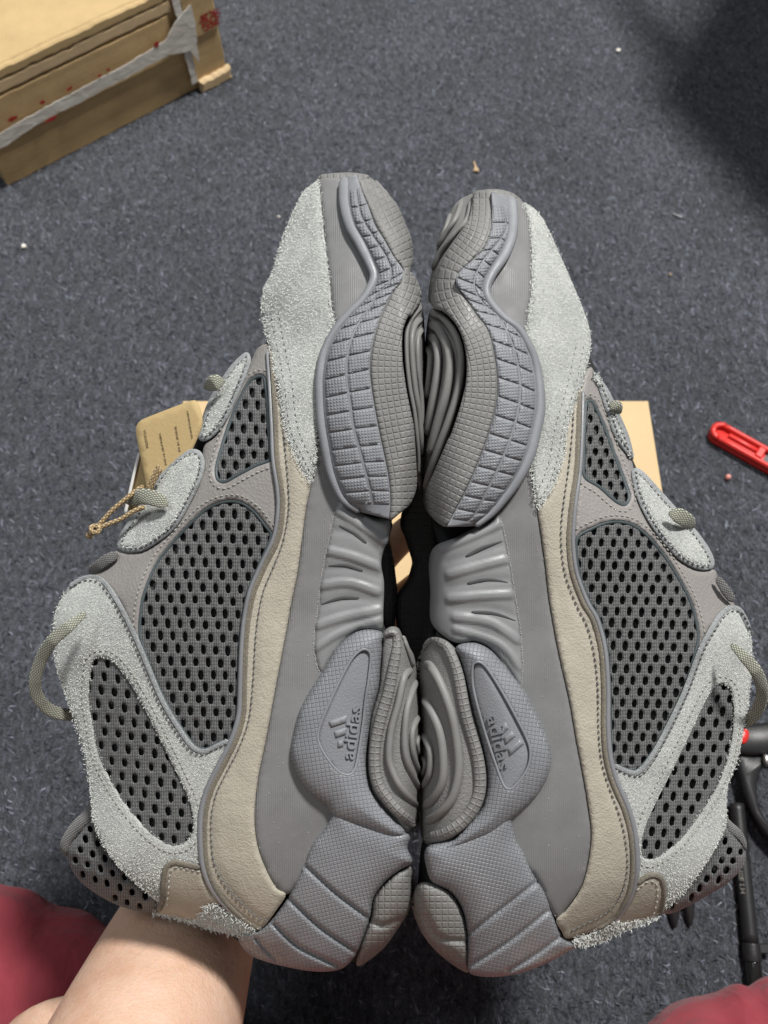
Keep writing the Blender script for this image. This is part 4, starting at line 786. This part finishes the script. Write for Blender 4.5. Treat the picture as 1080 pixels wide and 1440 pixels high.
bit('paper_sliver', 952, 304, [(-5,3),(-4,4),(6,-2),(5,-3.5)], .0015, m_plain('grey_paper', (.4, .41, .42), .8, .2), 'thin grey sliver on the carpet right of the toes', 'sliver')
bit('crumb', 942, 387, [(-1.6,1),(.5,1.8),(1.8,0),(0,-1.8)], .002, m_wood, 'tiny tan crumb on the carpet above the red knife', 'crumb')
bit('lint', 392, 306, [(-2.4,.6),(0,1.8),(2.4,.3),(1,-1.5)], .002, m_scrap, 'tiny white lint beside the left toe', 'lint')

# ------------------------------------------------------------------ kraft hang tag
tg = thing('hang_tag', 'kraft paper hang tag tied with twine to the left shoe', 'tag', lift(np.array([235.]), np.array([640.]), np.array([40.]))[0])
m_tag, m_white = m_card('tag_card', (.40, .295, .145), 0, 0, .05), m_plain('white_card', (.72, .70, .67), .6, .3)
tagz = lambda V: 30 + (V[:, 0] - 190) * .42 + (V[:, 1] - 600) * .15
front = panel('front_card', resample(spline(A(191,608,192,599,198,591,232,577,270,563,277,564,283,578,284,600,262,650,236,700,208,700,206,685,198,645), True, 3), 4, True), tg, m_tag, tagz, (1.2, .6), 2.5, 8, raw=True)
panel('back_card', A(196,636,200,650,210,692,212,712,196,716,176,716,181,700,189,664), tg, m_tag, lambda V: 8 + (V[:, 0] - 190) * 1.2, (1, .5), 1.2, 8)
panel('white_card', A(194.5,636,197,640,190,668,182,705,178,722,174,722,180,694,187,664), tg, m_white, lambda V: 16 + (V[:, 0] - 190) * .6, (1, .5), 2.0, 5)
m_ink = m_plain('ink', (.05, .035, .02), .7, .2)
for txt, o, drv, size, nm in (('VGA10704', (201, 605), (4.2, 25.5), 5.6, 'lettering'), ("'HIEHLIHEI' IH EIHI", (223, 609), (8.8, 45.), 4.3, 'lettering'), ("'IEHEIHIE' HE IHE", (245, 599), (6.2, 37.), 4.3, 'lettering'), ('HEIHIEHLIEHIHEIL', (262, 578), (7., 40.), 4.0, 'lettering')):
    drv = np.array(drv); ln = np.linalg.norm(drv); drv /= ln; up_ = np.array([drv[1], -drv[0]]); V, Fc = letters(txt, size, .0, 0.0); V[:, 0] *= ln / V[:, 0].max()
    U = np.array(o, float) + V[:, :1] * drv + V[:, 1:2] * up_; mesh_obj(nm, lift(U[:, 0], U[:, 1], tagz(U) + .8), Fc, front, m_ink, None, False)
m_twine = m_weave('twine', (.47, .33, .16), 5, .7)
for k, (pth, zz) in enumerate(((A(224,654,217,668,210,684,206,696), [84, 80, 76, 70]), (A(227,658,219,672,212,688,210,698), [86, 82, 78, 72]), (A(202,683,184,696,160,716,142,735,134,743), [78, 80, 76, 70, 66]), (A(204,712,186,720,170,730,150,738,134,745), [90, 84, 78, 72, 66]), (A(136,738,128,742,130,748,138,748,140,742,133,740), [66, 70, 74, 76, 74, 70]), (A(134,744,127,749,122,757), [66, 64, 60]), (A(133,746,128,753,127,759), [66, 62, 58]))):
    cord('twine', pth, tg, m_twine, None, 3.4 if k < 6 else 2.4, 3.2, n=8, step=3, z=np.array(zz, float))
fib = []; 
B = np.vstack([spline(A(224,654,210,684), False, 2), spline(A(202,683,160,716,134,743), False, 2), np.repeat(A(126,752), 22, 0)])
n0 = len(B); an = rng.random(n0) * 6.28; Ln = rng.uniform(4, 11, n0); dr = np.stack([np.cos(an), np.sin(an)], 1); nn = np.stack([-dr[:, 1], dr[:, 0]], 1) * .4
z0 = np.interp(B[:, 0], [120, 200, 225], [64, 82, 88]); P2 = [(B - nn, z0), (B + nn, z0), (B + dr * Ln[:, None], z0 + rng.uniform(-3, 6, n0))]
V = np.stack([lift(q[:, 0], q[:, 1], z) for q, z in P2], 1).reshape(-1, 3); b = np.arange(n0) * 3
mesh_obj('twine_fibre', V, np.stack([b, b+1, b+2], 1), tg, m_twine, None, True, 'stuff')

# ------------------------------------------------------------------ the person holding the shoes
n = N('skin'); co = n.coord('Object'); sp = n.noise(co, 38, 5, .6); fine = n.noise(co, 500, 4, .65)
col = n.ramp(n.math('ADD', n.math('MULTIPLY', sp, .8), n.math('MULTIPLY', fine, .2)), [(.34, (.51, .305, .21)), (.5, (.585, .385, .28)), (.66, (.64, .44, .335))])
vo = n.add('ShaderNodeTexVoronoi'); vo.inputs['Scale'].default_value = 900; n.lk(co, vo.inputs['Vector'])
n.bump(n.math('ADD', n.math('MULTIPLY', vo.outputs[0], .5), fine), 1, .0003); m_skin = n.set(col, .5, .35, 0, .25)
per = thing('person', 'bare forearm holding up both sneakers, red shorts over bent knees', 'person', (0, -.45, 0))
J = {}; E = []
def jt(k, p, r): J[k] = (np.array(p, float), r)
jt('pelvis', (0, -.50, .17), .11); jt('waist', (-.0, -.50, .34), .10); jt('chest', (-.02, -.48, .50), .11); jt('shoulder', (-.19, -.46, .55), .055)
jt('elbow', at(120, 1690, .30), .046); jt('fore1', at(185, 1520, .335), .044); jt('fore2', at(222, 1420, .368), .0415); jt('fore3', at(262, 1310, .402), .0365); jt('wrist', at(320, 1180, .438), .028); jt('palm0', at(390, 1060, .446), .028); jt('palm', at(440, 975, .446), .03)
E += ['pelvis waist', 'waist chest', 'chest shoulder', 'shoulder elbow', 'elbow fore1', 'fore1 fore2', 'fore2 fore3', 'fore3 wrist', 'wrist palm0', 'palm0 palm']
fing = dict(index=[(478, 880, .440), (530, 790, .436), (575, 745, .432), (618, 715, .428)], middle=[(500, 905, .442), (565, 845, .440), (620, 800, .436), (668, 765, .430)], ring=[(510, 938, .442), (580, 895, .440), (635, 862, .436), (680, 838, .430)],
            little=[(508, 975, .442), (570, 950, .440), (612, 932, .436), (648, 916, .431)], thumb=[(400, 955, .440), (392, 890, .434), (400, 835, .428), (415, 795, .424)])
for f, pts in fing.items():
    prev = 'palm' if f != 'thumb' else 'palm0'
    for i, p in enumerate(pts):
        jt(f + str(i), at(*p), [.0115, .0095, .0088, .0075][i] * (1.15 if f == 'thumb' else .85 if f == 'little' else 1)); E.append(prev + ' ' + f + str(i)); prev = f + str(i)
for s, kx, ky, hp in ((-1, 96, 1512, -.10), (1, 985, 1580, .10)):
    t_ = 'l' if s < 0 else 'r'; jt('hip' + t_, (hp, -.47, .16), .085); jt('thigh' + t_, (at(kx, ky, .41) + np.array([hp, -.47, .16])) / 2 + Zx * .01, .072); jt('knee' + t_, at(kx, ky, .41), .08)
    jt('shin' + t_, at(kx, ky, .41) + np.array([s*.05, -.16, -.035]), .045); jt('ankle' + t_, at(kx, ky, .41) + np.array([s*.07, -.33, -.05]), .034); jt('toe' + t_, at(kx, ky, .41) + np.array([s*.07, -.45, -.06]), .025)
    E += ['pelvis hip' + t_, 'hip%s thigh%s' % (t_, t_), 'thigh%s knee%s' % (t_, t_), 'knee%s shin%s' % (t_, t_), 'shin%s ankle%s' % (t_, t_), 'ankle%s toe%s' % (t_, t_)]
jt('kneecapl', at(108, 1474, .425), .041); jt('kneecapr', at(985, 1527, .425), .041); E += ['kneel kneecapl', 'kneer kneecapr']
ks = list(J); me = bpy.data.meshes.new('body'); pb_ = np.array(per.location)
me.from_pydata([tuple(J[k][0] - pb_) for k in ks], [tuple(ks.index(a) for a in e.split()) for e in E], [])
ob = link('body', me, per, m_skin); sk_ = ob.modifiers.new('skin', 'SKIN'); ob.modifiers.new('sub', 'SUBSURF').levels = 3; ob.modifiers['sub'].render_levels = 3
for i, k in enumerate(ks): me.skin_vertices[0].data[i].radius = (J[k][1],) * 2; me.skin_vertices[0].data[i].use_root = (k == 'pelvis')
sk_.use_smooth_shade = True
n = N('red_cloth'); co = n.coord('Object'); n.bump(n.noise(co, 1400, 3), 1, .0002, n.bump(n.noise(co, 26, 3, .5, 1.0), 1, .006))
m_cloth = n.set(n.ramp(n.noise(co, 40, 4), [(.3, (.235, .035, .048)), (.7, (.29, .048, .062))]), .9, .15, .1)
loft('shorts', [at(-260, 1300, .52), at(-120, 1350, .505), at(0, 1402, .50), at(130, 1478, .49), at(240, 1620, .44), at(400, 1900, .40)], [.045, .054, .060, .060, .07, .09], per, m_cloth, 40, .015, .8, fold=.05, sub=10)
loft('shorts', [at(1380, 1440, .52), at(1240, 1470, .505), at(1100, 1520, .495), at(1000, 1545, .49), at(900, 1700, .44), at(740, 1900, .40)], [.045, .052, .054, .053, .07, .09], per, m_cloth, 40, .015, .8, fold=.05, sub=10)

# ------------------------------------------------------------------ unseen board on legs, added past the upper right to shade the carpet
m_caster = m_card('caster_board', (.30, .22, .14), .1)
bn = thing('shadow_caster', 'unseen board on legs added past the upper right corner to cast a shadow', 'shadow_caster', (.6, .95, 0))
slab('caster_top', np.array([(.357,.855),(.430,.705),(.58,.56),(1.05,.85),(.80,1.35),(.45,1.02)]), np.array([0, 0, .385]), X, Y, Zx, .02, bn, m_caster, .002)  # added top, outline shaped by the shadow edge it throws
for lx, ly in ((.56,.70),(.98,.88),(.78,1.25),(.50,1.03)): slab('leg', rect(-.015,-.015,.015,.015), np.array([lx, ly, 0]), X, Y, Zx, .385, bn, m_caster)
slab('caster_strut', np.array([(.365,.895),(.385,.905),(.335,1.10),(.315,1.09)]), np.array([0, 0, .37]), X, Y, Zx, .015, bn, m_caster)  # added strut for the narrow strip of shadow

# fine hairs on the forearm
hv, hf = [], []
for k in range(420):
    t = rng.random(); pxc = 262 - 50 * t + rng.uniform(-85, 85); py = 1300 + 150 * t; dd = .402 - .036 * t; off_ = (pxc - (262 - 50 * t)) / 112
    dd -= .036 * math.sqrt(max(.05, 1 - off_**2)) * .97; p = at(pxc, py, dd); q = p + (rng.uniform(-.3, 1.0) * RT - rng.uniform(.2, 1.0) * UP - .35 * FW) * rng.uniform(.003, .007)
    m = (p + q) / 2 - FW * .0006; w_ = RT * .00004; b = len(hv); hv += [p - w_, p + w_, m - w_, m + w_, q]; hf += [(b, b+1, b+3, b+2), (b+2, b+3, b+4)]
mesh_obj('arm_hair', np.array(hv), hf, per, m_plain('hair', (.09, .05, .03), .6, .3), None, True, 'stuff')
